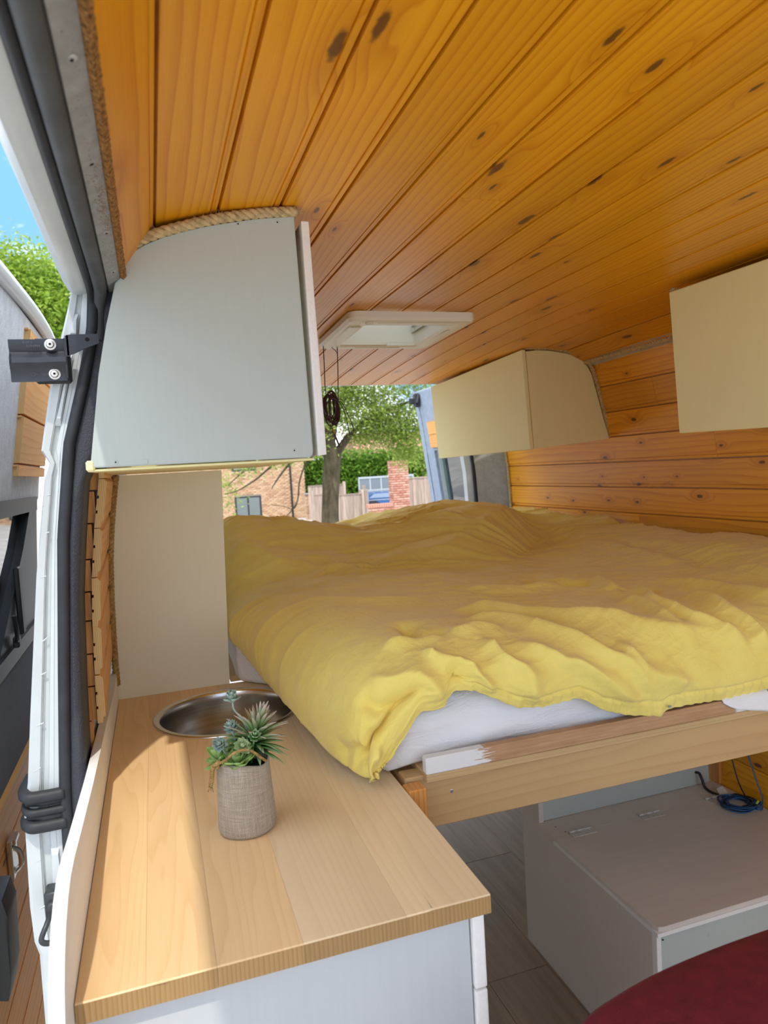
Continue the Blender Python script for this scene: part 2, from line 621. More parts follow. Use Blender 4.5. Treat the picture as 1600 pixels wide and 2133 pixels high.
def mat_edgeboard():
    """bare reddish timber with a patch of worn white paint at its left end and along the top"""
    k = NT('half painted timber', 0.6, 0.3)
    x, y, z, r = k.objxyz(False)
    n = k.noise(k.vec(k.math('MULTIPLY', x, 9), y, k.math('MULTIPLY', z, 170)), 1.0, 4, 0.65)
    wd = k.ramp(n, [(0.25, (0.36, 0.19, 0.09)), (0.75, (0.56, 0.34, 0.18))])
    e = k.noise(k.vec(k.math('MULTIPLY', x, 22), y, k.math('MULTIPLY', z, 240)), 1.0, 5, 0.7)
    # x: metres from the left end of the board; z: height above its foot
    t = k.math('ADD', k.math('MULTIPLY', x, 5.2), k.math('MULTIPLY', e, 0.9))
    m1 = k.sstep(t, 1.02, 1.10, 1, 0)
    t2 = k.math('ADD', k.math('MULTIPLY', k.math('ABSOLUTE', k.math('SUBTRACT', x, 0.70)), 14.0), k.math('MULTIPLY', e, 1.0))
    m2 = k.sstep(t2, 0.62, 0.74, 1, 0)
    t3 = k.math('SUBTRACT', k.math('MULTIPLY', z, 22.0), k.math('MULTIPLY', e, 1.1))
    m3 = k.math('MULTIPLY', k.sstep(t3, 0.48, 0.54), k.sstep(x, 0.36, 0.40, 1, 0))
    m = k.math('MAXIMUM', k.math('MAXIMUM', m1, m2), m3)
    k.col(k.mix(m, wd, (0.78, 0.775, 0.75)))
    k.bump(k.math('ADD', n, k.math('MULTIPLY', m, 1.5)), 0.25, 0.001)
    return k.m


def mat_laminate():
    k = NT('grey oak laminate', 0.5, 0.4)
    x, y, z, r = k.objxyz()
    n = k.noise(k.vec(k.math('MULTIPLY', x, 60), k.math('MULTIPLY', y, 3.0), z), 1.0, 5, 0.6, 0.4)
    n2 = k.noise(k.vec(k.math('MULTIPLY', x, 10), k.math('MULTIPLY', y, 1.5), z), 1.0, 3)
    k.col(k.ramp(k.math('ADD', k.math('MULTIPLY', n, 0.6), k.math('MULTIPLY', n2, 0.4)), [(0.25, (0.22, 0.165, 0.115)), (0.5, (0.32, 0.25, 0.18)), (0.8, (0.44, 0.355, 0.27))]))
    k.bump(n, 0.06, 0.001)
    return k.m


def mat_brick(name, c1, c2, c3):
    k = NT(name, 0.9, 0.15)
    g = k.n('ShaderNodeNewGeometry')
    f = g.outputs['Random Per Island']
    x, y, z, r = k.objxyz(False)
    n = k.noise(k.vec(x, y, z), 1.2, 3)
    t = k.math('ADD', k.math('MULTIPLY', f, 0.75), k.math('MULTIPLY_ADD', n, 0.6, -0.18))
    k.col(k.ramp(t, [(0.1, c1), (0.5, c2), (0.9, c3)]))
    return k.m


def mat_bark():
    k = NT('bark', 0.9, 0.15)
    x, y, z, r = k.objxyz(False)
    n = k.noise(k.vec(k.math('MULTIPLY', x, 9), k.math('MULTIPLY', y, 9), k.math('MULTIPLY', z, 3)), 1.0, 6, 0.65)
    k.col(k.ramp(n, [(0.3, (0.035, 0.026, 0.016)), (0.7, (0.15, 0.125, 0.075))]))
    k.bump(n, 0.8, 0.03)
    return k.m


def mat_fence():
    k = NT('weathered fence board', 0.9, 0.15)
    x, y, z, r = k.objxyz()
    n = k.noise(k.vec(k.math('MULTIPLY', x, 30), y, k.math('MULTIPLY', z, 2)), 1.0, 4)
    c = k.ramp(n, [(0.3, (0.34, 0.255, 0.20)), (0.7, (0.52, 0.42, 0.345))])
    hv = k.n('ShaderNodeHueSaturation')
    k.l(c, hv.inputs['Color'])
    k.l(k.math('MULTIPLY_ADD', r, 0.4, 0.8), hv.inputs['Value'])
    k.col(hv.outputs[0])
    return k.m


def mat_glass(name, tint, rough=0.02, mixf=0.25):
    """tinted pane: clear glass with its own reflection"""
    k = NT(name, rough, 0.5)
    tr = k.n('ShaderNodeBsdfTransparent')
    tr.inputs['Color'].default_value = (*tint, 1)
    gl = k.n('ShaderNodeBsdfGlossy')
    gl.inputs['Roughness'].default_value = rough
    gl.inputs['Color'].default_value = (1, 1, 1, 1)
    fr = k.n('ShaderNodeFresnel')
    fr.inputs['IOR'].default_value = 1.5
    mx = k.n('ShaderNodeMixShader')
    k.l(k.math('MULTIPLY_ADD', fr.outputs[0], 1.0, mixf * 0.2), mx.inputs[0])
    k.l(tr.outputs[0], mx.inputs[1])
    k.l(gl.outputs[0], mx.inputs[2])
    k.l(mx.outputs[0], k.out.inputs['Surface'])
    return k.m


def mat_dome():
    k = NT('frosted dome acrylic', 0.4, 0.4)
    k.col((0.62, 0.66, 0.66))
    tr = k.n('ShaderNodeBsdfTranslucent')
    tr.inputs['Color'].default_value = (0.50, 0.54, 0.54, 1)
    mx = k.n('ShaderNodeMixShader')
    mx.inputs[0].default_value = 0.6
    k.l(k.b.outputs[0], mx.inputs[1])
    k.l(tr.outputs[0], mx.inputs[2])
    k.l(mx.outputs[0], k.out.inputs['Surface'])
    return k.m


M['steel'] = mat_steel()
M['duvet'] = mat_duvet()
M['sheet'] = mat_sheet()
M['linen'] = mat_linen()
M['edgeboard'] = mat_edgeboard()
M['laminate'] = mat_laminate()
M['brick_buff'] = mat_brick('buff brick', (0.50, 0.28, 0.17), (0.66, 0.43, 0.26), (0.74, 0.52, 0.33))
M['brick_pink'] = mat_brick('pink brick', (0.48, 0.20, 0.14), (0.62, 0.31, 0.22), (0.72, 0.44, 0.33))
M['mortar'] = plain('mortar', (0.56, 0.46, 0.37), 0.95, 0.1)
M['bark'] = mat_bark()
M['fence'] = mat_fence()
M['pane_dark'] = mat_glass('smoked door glass', (0.22, 0.27, 0.28), 0.02, 0.6)
M['pane_green'] = mat_glass('greenish door glass', (0.62, 0.76, 0.69), 0.02, 0.6)
M['pane_clear'] = mat_glass('house window glass', (0.75, 0.8, 0.8), 0.02, 0.5)
M['dome'] = mat_dome()
M['leaf_tree'] = leafmat('tree leaves', (0.20, 0.31, 0.04), (0.44, 0.54, 0.12), 0.45)
M['leaf_bright'] = leafmat('bright green leaves', (0.20, 0.36, 0.03), (0.46, 0.58, 0.09), 0.4)  # slightly brighter greens for the tree at the left
M['leaf_hedge'] = leafmat('hedge leaves', (0.10, 0.26, 0.02), (0.30, 0.48, 0.06), 0.4)
M['succ_pale'] = leafmat('pale succulent leaf', (0.36, 0.47, 0.22), (0.45, 0.56, 0.27), 0.15, False)
M['succ_green'] = leafmat('green succulent leaf', (0.30, 0.46, 0.12), (0.40, 0.56, 0.18), 0.2, False)
M['succ_blue'] = leafmat('blue grey succulent leaf', (0.26, 0.36, 0.28), (0.36, 0.46, 0.38), 0.1, False)


def mat_spiky():
    """leaf green at the base fading to pink grey tips (local z runs along the leaf)"""
    k = NT('pink tipped leaf', 0.55, 0.3)
    tc = k.n('ShaderNodeTexCoord')
    sp = k.n('ShaderNodeSeparateXYZ')
    k.l(tc.outputs['Generated'], sp.inputs[0])
    k.col(k.ramp(sp.outputs[2], [(0.1, (0.06, 0.17, 0.035)), (0.5, (0.24, 0.36, 0.13)), (0.95, (0.50, 0.40, 0.33))]))
    return k.m


def mat_spiky_green():
    k = NT('green tipped leaf', 0.55, 0.3)
    tc = k.n('ShaderNodeTexCoord')
    sp = k.n('ShaderNodeSeparateXYZ')
    k.l(tc.outputs['Generated'], sp.inputs[0])
    k.col(k.ramp(sp.outputs[2], [(0.1, (0.04, 0.14, 0.03)), (0.6, (0.13, 0.29, 0.08)), (0.95, (0.34, 0.46, 0.25))]))
    return k.m


M['spiky'] = mat_spiky()
M['spiky_green'] = mat_spiky_green()

# ================================================================ van shell: ceiling
PROF = [(-.02, 1.80), (-.016, 1.838), (.0, 1.862), (.048, 1.883), (.127, 1.901), (.2, 1.912), (.268, 1.919), (.6, 1.917), (1.0, 1.914),
        (1.40, 1.912), (1.55, 1.909), (1.63, 1.899), (1.70, 1.873), (1.745, 1.815)]
_pl = [0.0]
for a, b in zip(PROF, PROF[1:]):
    _pl.append(_pl[-1] + math.dist(a, b))


def prof_at(s):
    return Vector((interp(s, _pl, [p[0] for p in PROF]), 0, interp(s, _pl, [p[1] for p in PROF])))


def drop(y):
    return 0.055 * max(0.0, (y - 1.9) / 1.4) ** 1.7


def plank_profile(wd, th=0.013):
    return [(0.0004, 0.0100), (0.0012, 0.0100), (0.0016, 0.0006), (0.0026, 0.0), (wd - 0.0160, 0.0), (wd - 0.0150, 0.0034), (wd - 0.0135, 0.0034), (wd - 0.0125, 0.0008), (wd - 0.0042, 0.0008), (wd - 0.0032, 0.0016), (wd - 0.0030, 0.0100), (wd - 0.0004, 0.0100), (wd - 0.0004, th), (0.0004, th)]


def sweep_plank(sec_fn, ys):
    """sec_fn(y) -> list of world points of the section; quads between sections"""
    bm = nb()
    rings = [[bm.verts.new(p) for p in sec_fn(y)] for y in ys]
    n = len(rings[0])
    for a, b in zip(rings, rings[1:]):
        for i in range(n):
            bm.faces.new((a[i], a[(i + 1) % n], b[(i + 1) % n], b[i]))
    bm.faces.new(rings[0])
    bm.faces.new(rings[-1][::-1])
    return bm


def ceiling_sec(s0, s1):
    a, b = prof_at(s0), prof_at(s1)
    t = (b - a).normalized()
    n = Vector((t.z, 0, -t.x))           # into the room
    if n.z > 0:
        n = -n
    wd = (b - a).length
    pr = plank_profile(wd)
    def f(y):
        out = []
        for u, dpt in pr:
            p = a + t * u - n * dpt
            out.append(Vector((p.x, y, p.z - drop(y) * min(1.0, max(0.0, (p.z - 1.78) / 0.08)))))
        return out
    return f


# backing shell of the roof, with the opening under the roof vent
bm = nb()
sb = [0, .03, .10, .20, .30, .647 + .03, .80, .936 + .035, 1.2, 1.45, 1.6, 1.7, _pl[-1]]
yb = [0.10, 0.8, 1.6, 2.02, 2.35, 2.8, 3.3]
grid = {}
for i, s in enumerate(sb):
    p = prof_at(s)
    for j, y in enumerate(yb):
        for k, dz in enumerate((0.0135, 0.035)):
            q = Vector((p.x, y, p.z + dz - drop(y) * min(1.0, max(0.0, (p.z - 1.78) / 0.08))))
            if s < 0.05:
                q.x -= dz * 0.3
            if s > 1.72:
                q.x += dz
            grid[i, j, k] = bm.verts.new(q)
for i in range(len(sb) - 1):
    for j in range(len(yb) - 1):
        if i in (5, 6) and j == 3:
            continue
        for k in (0, 1):
            bm.faces.new((grid[i, j, k], grid[i + 1, j, k], grid[i + 1, j + 1, k], grid[i, j + 1, k]))
ceiling = obj('ceiling', bm, M['primer'])
tag(ceiling, 'van ceiling clad in glossy orange pine boards running front to back', kind='structure')
bm = nb()
prism(bm, [(-.02, 1.83), (.10, 1.905), (.6, 1.935), (1.2, 1.935), (1.6, 1.91), (1.76, 1.80), (1.80, 1.80), (1.66, 1.955), (.6, 1.975), (.06, 1.95), (-.06, 1.84)], 'y', -1.0, .098)
cab_shade_roof = obj('trim_5', bm, M['headliner'])  # unseen roof added to keep light off the front facing surfaces
tag(cab_shade_roof, 'pale grey roof lining of the unseen cab, added to shade the front faces', kind='structure')
W0 = 0.0987
x245 = None
for k_ in range(2000):
    if prof_at(k_ * 0.001).x >= 0.2455:
        x245 = k_ * 0.001
        break
joints = [x245 + W0 * k_ for k_ in range(-4, 20)]
joints = [max(0.0, min(_pl[-1] - 0.03, q)) for q in joints]
sx_ = lambda X: min(k_ * .001 for k_ in range(700) if prof_at(k_ * .001).x >= X)
joints = [q for q in joints if q > x245 - .02]
joints = sorted(set([0.0, sx_(.0365), sx_(.1400)] + [round(q, 4) for q in joints]))
if joints[1] - joints[0] < 0.03:
    joints.pop(1)
for s0, s1 in zip(joints, joints[1:]):
    if s1 - s0 < 0.02:
        continue
    f = ceiling_sec(s0, s1)
    xm = (prof_at(s0).x + prof_at(s1).x) / 2
    spans = [(0.10, 3.3)]
    if 0.63 < xm < 0.95:
        spans = [(0.10, 2.02), (2.35, 3.3)]
    elif xm > 0.2:
        cut = {0: None, 1: 2.62, 2: 1.15, 3: None}[int(round(xm / W0)) % 4]
        if cut:
            spans = [(0.10, cut - 0.0006), (cut + 0.0006, 3.3)]
    for ya, yb2 in spans:
        ys = [ya] + [y for y in (0.9, 1.6, 1.9, 2.2, 2.5, 2.8, 3.05) if ya + 0.05 < y < yb2 - 0.05] + [yb2]
        obj('plank', sweep_plank(f, ys), M['pine_ceiling'], ceiling)
# foam edge along the left side of the ceiling, ragged
bm = nb()
ys = np.linspace(0.10, 1.236, 240)
rg = []
for y in ys:
    j1, j2 = rng.uniform(-.0005, .0005), rng.uniform(-.0007, .0007)
    rg.append([bm.verts.new(p) for p in ((-.0195 + j1, y, 1.801), (-.0135 + j2, y, 1.792 + j1), (-.0185 + j2, y, 1.786), (-.0265 + j1, y, 1.792 + j2), (-.027, y, 1.806))])
for a, b in zip(rg, rg[1:]):
    for i in range(5):
        bm.faces.new((a[i], a[(i + 1) % 5], b[(i + 1) % 5], b[i]))
o = obj('edge_foam', bm, M['foam'], ceiling)
tag(o, 'rusty brown foam edge')

# ================================================================ right wall
WX = [(1.862, 1.742), (1.735, 1.776), (1.63, 1.800), (1.53, 1.820), (1.425, 1.833), (1.321, 1.838), (1.216, 1.841), (1.11, 1.843), (1.005, 1.845), (.9, 1.846), (0.0, 1.846)]


def wall_x(z):
    return interp(-z, [-p[0] for p in WX], [p[1] for p in WX])


bm = nb()
zz = [0.0, .9, 1.11, 1.321, 1.425, 1.53, 1.63, 1.735, 1.86]
rg = []
for y in (0.30, 3.44):
    for dx in (0.0145, 0.05):
        rg.append([bm.verts.new((wall_x(z) + dx, y, z)) for z in zz])
for i in range(len(zz) - 1):
    bm.faces.new((rg[0][i], rg[0][i + 1], rg[2][i + 1], rg[2][i]))
    bm.faces.new((rg[1][i], rg[3][i], rg[3][i + 1], rg[1][i + 1]))
wall_right = obj('wall_right', bm, M['primer'])
tag(wall_right, 'right van wall clad in knotty orange pine boards', kind='structure')
for i in range(len(WX) - 2):
    z1, z0 = WX[i][0], WX[i + 1][0]
    a, b = Vector((wall_x(z1), 0, z1)), Vector((wall_x(z0), 0, z0))
    t = (b - a).normalized()
    n = Vector((t.z, 0, -t.x))
    if n.x > 0:
        n = -n
    pr = plank_profile((b - a).length)
    def f(y, a=a, t=t, n=n, pr=pr):
        return [Vector(((a + t * u - n * d).x, y, (a + t * u - n * d).z)) for u, d in pr]
    cut = {6: 2.38, 3: 1.95, 1: 2.2}.get(i)
    spans = [(0.30, 3.44)] if cut is None else [(0.30, cut - 0.0007), (cut + 0.0007, 3.44)]
    for ya, yb2 in spans:
        obj('plank', sweep_plank(f, [ya, yb2]), M['pine_wall'], wall_right)
# boxed-in boards low on the wall, under the bed
for k_ in range(5):
    z0 = 0.0 + k_ * 0.17
    bm = nb()
    bx(bm, 1.622, 1.645, 0.5, 1.80, z0 + .0008, z0 + .1692, 0.003)
    obj('plank', bm, M['pine_wall'], wall_right)
bm = nb()
bx(bm, 1.612, 1.624, 1.745, 1.79, 0.412, 0.86, 0.002)
obj('corner_batten', bm, M['pine_batten'], wall_right)
bm = nb()
rope(bm, spline([(1.726, 1.45, 1.846), (1.727, 1.9, 1.846), (1.724, 2.3, 1.844), (1.719, 2.53, 1.842)], 10), 0.011)
tag(obj('rope_trim', bm, M['sisal'], wall_right, True), 'sisal rope along the ceiling joint')
bm = nb()
rope(bm, [Vector((wall_x(z) - .004, 3.437, z)) for z in np.linspace(1.84, 1.0, 30)], 0.009)
tag(obj('rope_trim', bm, M['sisal'], wall_right, True), 'sisal rope down the rear end of the boards')

# ================================================================ floor
bm = nb()
bx(bm, -.2, 1.9, 0.05, 3.45, -.05, -.013)
floor = obj('floor', bm, M['primer'])
tag(floor, 'van floor of grey brown oak laminate planks', kind='structure')
for k_ in range(11):
    x0 = -.155 + k_ * 0.19 - .0
    cuts = [0.05, 0.05 + 0.55 + (k_ * 0.47) % 1.2, 0.05 + 1.85 + (k_ * 0.47) % 1.2, 3.45]
    for ya, yb2 in zip(cuts, cuts[1:]):
        bm = nb()
        bx(bm, x0 + .0005, x0 + .1895, ya + .0005, yb2 - .0005, -.012, 0.0, 0.0012)
        obj('plank', bm, M['laminate'], floor)

# ================================================================ left wall: cut boards, batten
LX = [(1.50, -.087), (1.475, -.090), (1.40, -.103), (1.30, -.116), (1.25, -.120), (1.15, -.125), (1.05, -.1275), (.95, -.1275), (.85, -.127), (.0, -.127)]


def left_x(z):
    return interp(-z, [-p[0] for p in LX], [p[1] for p in LX])


bm = nb()
zs = np.linspace(0.0, 1.80, 25)
rg = []
for y in (1.46, 3.44):
    for dx in (-.0145, -.04):
        rg.append([bm.verts.new((left_x(z) + dx - .002 + (.014 if y < 2 and z > 1.0 else 0), y, z)) for z in zs])
for i in range(len(zs) - 1):
    bm.faces.new((rg[0][i], rg[0][i + 1], rg[2][i + 1], rg[2][i]))
    bm.faces.new((rg[1][i], rg[3][i], rg[3][i + 1], rg[1][i + 1]))
    bm.faces.new((rg[0][i], rg[1][i], rg[1][i + 1], rg[0][i + 1]))
wall_left = obj('wall_left', bm, M['primer'])
tag(wall_left, 'left van wall behind the worktop with the sawn ends of its pine boards showing', kind='structure')
zt = 1.56
for k_ in range(6):
    z1, z0 = zt - k_ * 0.0905, zt - (k_ + 1) * 0.0905
    a, b = Vector((left_x(z1), 0, z1)), Vector((left_x(z0), 0, z0))
    t = (b - a).normalized()
    n = Vector((1, 0, 0))
    wd = (b - a).length
    pr = [(.0006, .006), (.0035, .0035), (.006, .0), (wd - .013, .0), (wd - .010, .0045), (wd - .0006, .0045), (wd - .0006, .0145), (wd * .7, .0145), (wd * .7, .0115),
          (wd * .64, .0115), (wd * .64, .0145), (wd * .4, .0145), (wd * .4, .0115), (wd * .34, .0115), (wd * .34, .0145), (.0006, .0145)]
    y0 = 1.40 + rng.uniform(-.004, .004)
    def f(y, a=a, t=t, n=n, pr=pr):
        return [a + t * u - n * d + Vector((.014 * (1.94 - y) / .54, y, 0)) for u, d in pr]
    o = obj('plank', sweep_plank(f, [y0, 1.94]), M['pine_wall'], wall_left)
    o.data.materials.append(M['pine_end'])
    ymin = min(v.co.y for v in o.data.vertices)
    for p in o.data.polygons:
        if abs(p.normal.y) > 0.9 and p.center.y < 1.5:
            p.material_index = 1
# kerf-cut batten beside the board ends: blocks joined by a thin spine
bm = nb()
zk = [1.50, 1.448, 1.388, 1.322, 1.262, 1.208, 1.146, 1.085, 1.02, .62]
for z1, z0 in zip(zk, zk[1:]):
    zm = (z1 + z0) / 2
    xr = left_x(zm) - .0155 + .0135
    if zm < 1.0:
        xr = -.1395
    bx(bm, xr - .027, xr, 1.412, 1.445, z0 + .0014, z1 - .0014)
    bx(bm, xr - .029, xr - .018, 1.414, 1.445, z0 - .001, z1 + .001)
obj('batten', bm, M['pine_batten'], wall_left)
bm = nb()
prism(bm, [(-.166, .5), (-.150, .5), (-.146, .93), (-.150, 1.04), (-.158, .9)], 'y', 1.402, 1.43)
obj('fibre_packing', bm, M['fibre'], wall_left)

# ================================================================ door pillar at the rear edge of the side opening (body metal)
PO = [(1.80, -.100), (1.768, -.107), (1.689, -.130), (1.63, -.147), (1.52, -.170), (1.499, -.159), (1.472, -.169), (1.313, -.194), (1.073, -.223), (.967, -.235), (.911, -.245), (.753, -.249), (.69, -.247), (.666, -.241), (.40, -.243), (-.1, -.243)]
PI_ = [(1.80, -.074), (1.756, -.078), (1.709, -.083), (1.629, -.103), (1.526, -.133), (1.374, -.154), (1.147, -.171), (.949, -.185), (.814, -.188), (.4, -.188), (-.1, -.186)]
PE = [(1.80, -.015), (1.756, -.018), (1.676, -.035), (1.588, -.060), (1.50, -.090), (1.468, -.106), (1.371, -.119), (1.265, -.131), (1.1, -.139), (.975, -.143), (.6, -.145), (-.1, -.145)]


def px_(T, z):
    return interp(-z, [-p[0] for p in T], [p[1] for p in T])


bm = nb()
zs = sorted(set(list(np.linspace(-.1, 1.80, 58)) + [p[0] for p in PO] + [p[0] for p in PI_]))
rg = []
for z in zs:
    a, b = px_(PO, z), px_(PI_, z)
    wd = b - a
    # stepped jamb: outer lip, shallow channel, raised inner band
    sec = [(a, 1.335), (a, 1.302), (a + wd * .10, 1.296), (a + wd * .36, 1.298), (a + wd * .42, 1.305), (a + wd * .60, 1.306), (a + wd * .66, 1.299), (b + .004, 1.296), (b + .004, 1.45), (a + .02, 1.45)]
    rg.append([bm.verts.new((x, y, z)) for x, y in sec])
for p, q in zip(rg, rg[1:]):
    for i in range(len(p)):
        bm.faces.new((p[i], p[(i + 1) % len(p)], q[(i + 1) % len(p)], q[i]))
bm.faces.new(rg[0])
bm.faces.new(rg[-1][::-1])
pillar = autosmooth(obj('trim_1', bm, M['body_white']), 28)
tag(pillar, 'white painted door pillar at the rear of the side opening', kind='structure')
# raised embossings and weld laps on the pillar
bm = nb()
for z0, z1, u0, u1 in ((1.70, 1.745, .30, .62), (1.56, 1.68, .40, .66), (.70, .85, .55, .95)):
    vs = [bm.verts.new((px_(PO, z) + (px_(PI_, z) - px_(PO, z)) * u, y, z)) for z, u, y in ((z0, u0, 1.300), (z0, u1, 1.300), (z1, u1 - .08, 1.300), (z1, u0 + .08, 1.300))]
    ws = [bm.verts.new((px_(PO, z) + (px_(PI_, z) - px_(PO, z)) * u, 1.292, z)) for z, u in ((z0 + .012, u0 + .05), (z0 + .012, u1 - .06), (z1 - .012, u1 - .12), (z1 - .012, u0 + .12))]
    bm.faces.new(ws)
    for i in range(4):
        bm.faces.new((vs[i], vs[(i + 1) % 4], ws[(i + 1) % 4], ws[i]))
obj('pressed_panel', bm, M['body_white'], pillar)
bm = nb()
for z in np.linspace(.55, 1.45, 13):
    zz_ = z + rng.uniform(-.03, .03)
    a = px_(PO, zz_)
    wd = px_(PI_, zz_) - a
    u0 = rng.uniform(.1, .4)
    tube(bm, [(a + wd * u0, 1.2975, zz_), (a + wd * (u0 + rng.uniform(.15, .3)), 1.2985, zz_ + rng.uniform(.0, .006))], .0012, 5)
obj('sealant_bead', bm, M['body_white'], pillar)
# thin grey seam lines down the pillar
bm = nb()
for u_, za, zb in ((.40, .3, 1.66), (.80, .35, 1.70)):
    zs2 = np.linspace(za, zb, 30)
    tube(bm, [(px_(PO, z) + (px_(PI_, z) - px_(PO, z)) * u_, 1.2985, z) for z in zs2], .0009, 4)
obj('seam_line', bm, M['primer'], pillar)
# rubber door seal and textured cover strip
bm = nb()
zs = np.linspace(-.1, 1.785, 60)
tube(bm, [(px_(PI_, z) + .0075, 1.288, z) for z in zs], .0095, 10)
obj('door_seal', bm, M['rubber'], pillar, True)
bm = nb()
rg = []
for z in zs:
    a, b = px_(PI_, z) + .013, px_(PE, z)
    b = max(b, a + .004)
    rg.append([bm.verts.new(p) for p in ((a, 1.292, z), ((a + b) / 2, 1.286, z), (b - .003, 1.290, z), (b, 1.298, z), (b, 1.40, z), (a, 1.40, z))])
for p, q in zip(rg, rg[1:]):
    for i in range(6):
        bm.faces.new((p[i], p[(i + 1) % 6], q[(i + 1) % 6], q[i]))
bm.faces.new(rg[0])
bm.faces.new(rg[-1][::-1])
autosmooth(obj('cover_strip', bm, M['vinyl'], pillar), 50)
# bumper mouldings wrapping the pillar
bm = nb()
for zc, r_ in ((.948, .0105), (.922, .007), (.898, .0105)):
    dx = .0 if zc != .918 else .01
    tube(bm, spline([(-.240 + dx, 1.36, zc + .004), (-.243 + dx, 1.31, zc), (-.234 + dx, 1.287, zc - .002), (-.215, 1.284, zc - .003), (-.178, 1.285, zc - .003)], 8), r_, 10, flat=1.0)
for zc_ in (.936, .909):
    tube(bm, [(-.233, 1.33, zc_), (-.232, 1.296, zc_), (-.212, 1.290, zc_), (-.178, 1.290, zc_)], .010, 8)
obj('bumper_moulding', bm, M['rubber'], pillar, True)
bm = nb()
bx(bm, -.220, -.190, 1.262, 1.296, .745, .790, .003)
bx(bm, -.216, -.196, 1.250, 1.27, .752, .778, .004)
tube(bm, spline([(-.208, 1.262, .765), (-.214, 1.235, .755), (-.222, 1.222, .738), (-.213, 1.222, .730), (-.195, 1.225, .730)], 6), .0045, 8)
obj('latch_striker', bm, M['black_plastic'], pillar, True)

# ================================================================ header above the side opening
bm = nb()
ys = list(np.linspace(0.1, 1.30, 14))
prof = [(-.038, 1.797), (-.024, 1.789), (-.031, 1.784), (-.043, 1.778), (-.046, 1.783), (-.050, 1.786), (-.075, 1.785), (-.078, 1.779), (-.090, 1.776), (-.100, 1.777), (-.108, 1.784), (-.116, 1.80), (-.12, 1.86), (-.055, 1.88)]
rg = [[bm.verts.new((x, y, z)) for x, z in prof] for y in ys]
n_ = len(prof)
for p, q in zip(rg, rg[1:]):
    for i in range(n_):
        bm.faces.new((p[i], p[(i + 1) % n_], q[(i + 1) % n_], q[i]))
bm.faces.new(rg[0])
bm.faces.new(rg[-1][::-1])
header = autosmooth(obj('trim_2', bm, M['body_white']), 30)
header.data.materials.append(M['rail_grey'])
for p in header.data.polygons:
    if p.center.x > -.047 and p.center.z < 1.81:
        p.material_index = 1
tag(header, 'metal header above the side opening with a grey inner rail', kind='structure')
bm = nb()
tube(bm, spline([(-.0555, .1, 1.778), (-.0555, .9, 1.778), (-.0555, 1.20, 1.778), (-.057, 1.265, 1.772), (-.0625, 1.292, 1.752), (-.066, 1.294, 1.70)], 12), .0105, 12)
obj('door_seal', bm, M['grey_rubber'], header, True)
bm = nb()
tube(bm, spline([(-.071, .1, 1.779), (-.071, .9, 1.779), (-.071, 1.19, 1.779), (-.0715, 1.262, 1.773), (-.0735, 1.288, 1.752), (-.077, 1.289, 1.70)], 12), .0062, 10)
obj('seal_lip', bm, M['rubber'], header, True)
# drain holes and pressed cups in the grey rail
for y, x, r_, d_ in ((.60, -.034, .0052, 1), (.79, -.034, .0026, 0), (1.00, -.032, .0048, 1), (1.18, -.032, .0044, 1)):
    bm = nb()
    disc(bm, (x, y, 1.785 + (x + .03) * .45), (0.35, 0, -1), r_, 18, .0009)
    o = obj('pressed_cup' if d_ else 'rail_hole', bm, M['primer'] if d_ else M['dark'], header, True)
    if d_:
        bm = nb()
        disc(bm, (x + .0004, y + .0004, 1.7835 + (x + .03) * .45), (0.35, 0, -1), r_ * .32, 12, .0006)
        obj('rail_hole', bm, M['dark'], header)
bm = nb()
for k_ in range(420):
    y = rng.normal(.90, .05) if k_ % 3 else rng.uniform(.55, 1.2)
    x = (-.029 if k_ % 3 else -.033) + rng.normal(0, .0035)
    if not -.041 < x < -.024:
        continue
    r_ = rng.uniform(.0002, .0006)
    disc(bm, (x, y, 1.7838 + (x + .03) * .45), (.35, 0, -1), r_, 6, .0003)
o = obj('rust_specks', bm, M['foam'], header)
o['kind'] = 'stuff'

# ================================================================ sliding door (slid open, outside the body)
DX = [(2.02, -.262), (1.97, -.285), (1.90, -.300), (1.79, -.318), (1.5, -.366), (1.39, -.378), (1.1, -.398), (.9, -.405), (.5, -.405), (-.05, -.39)]


def door_x(z):
    return interp(-z, [-p[0] for p in DX], [p[1] for p in DX])


def door_sheet(bm, ya, yb_, za, zb, d0, d1, nz=10, yslope=0.0):
    """panel following the inside curve of the door; d0..d1 is its depth range towards the cab (+x)"""
    rg = []
    for i in range(nz + 1):
        z = za + (zb - za) * i / nz
        x = door_x(z)
        rg.append([bm.verts.new(p) for p in ((x + d1, ya, z), (x + d1, yb_, z), (x + d0, yb_, z), (x + d0, ya, z))])
    for p, q in zip(rg, rg[1:]):
        for i in range(4):
            bm.faces.new((p[i], p[(i + 1) % 4], q[(i + 1) % 4], q[i]))
    bm.faces.new(rg[0])
    bm.faces.new(rg[-1][::-1])


bm = nb()
rg = []
zo = [-.05, .2, .6, .99]
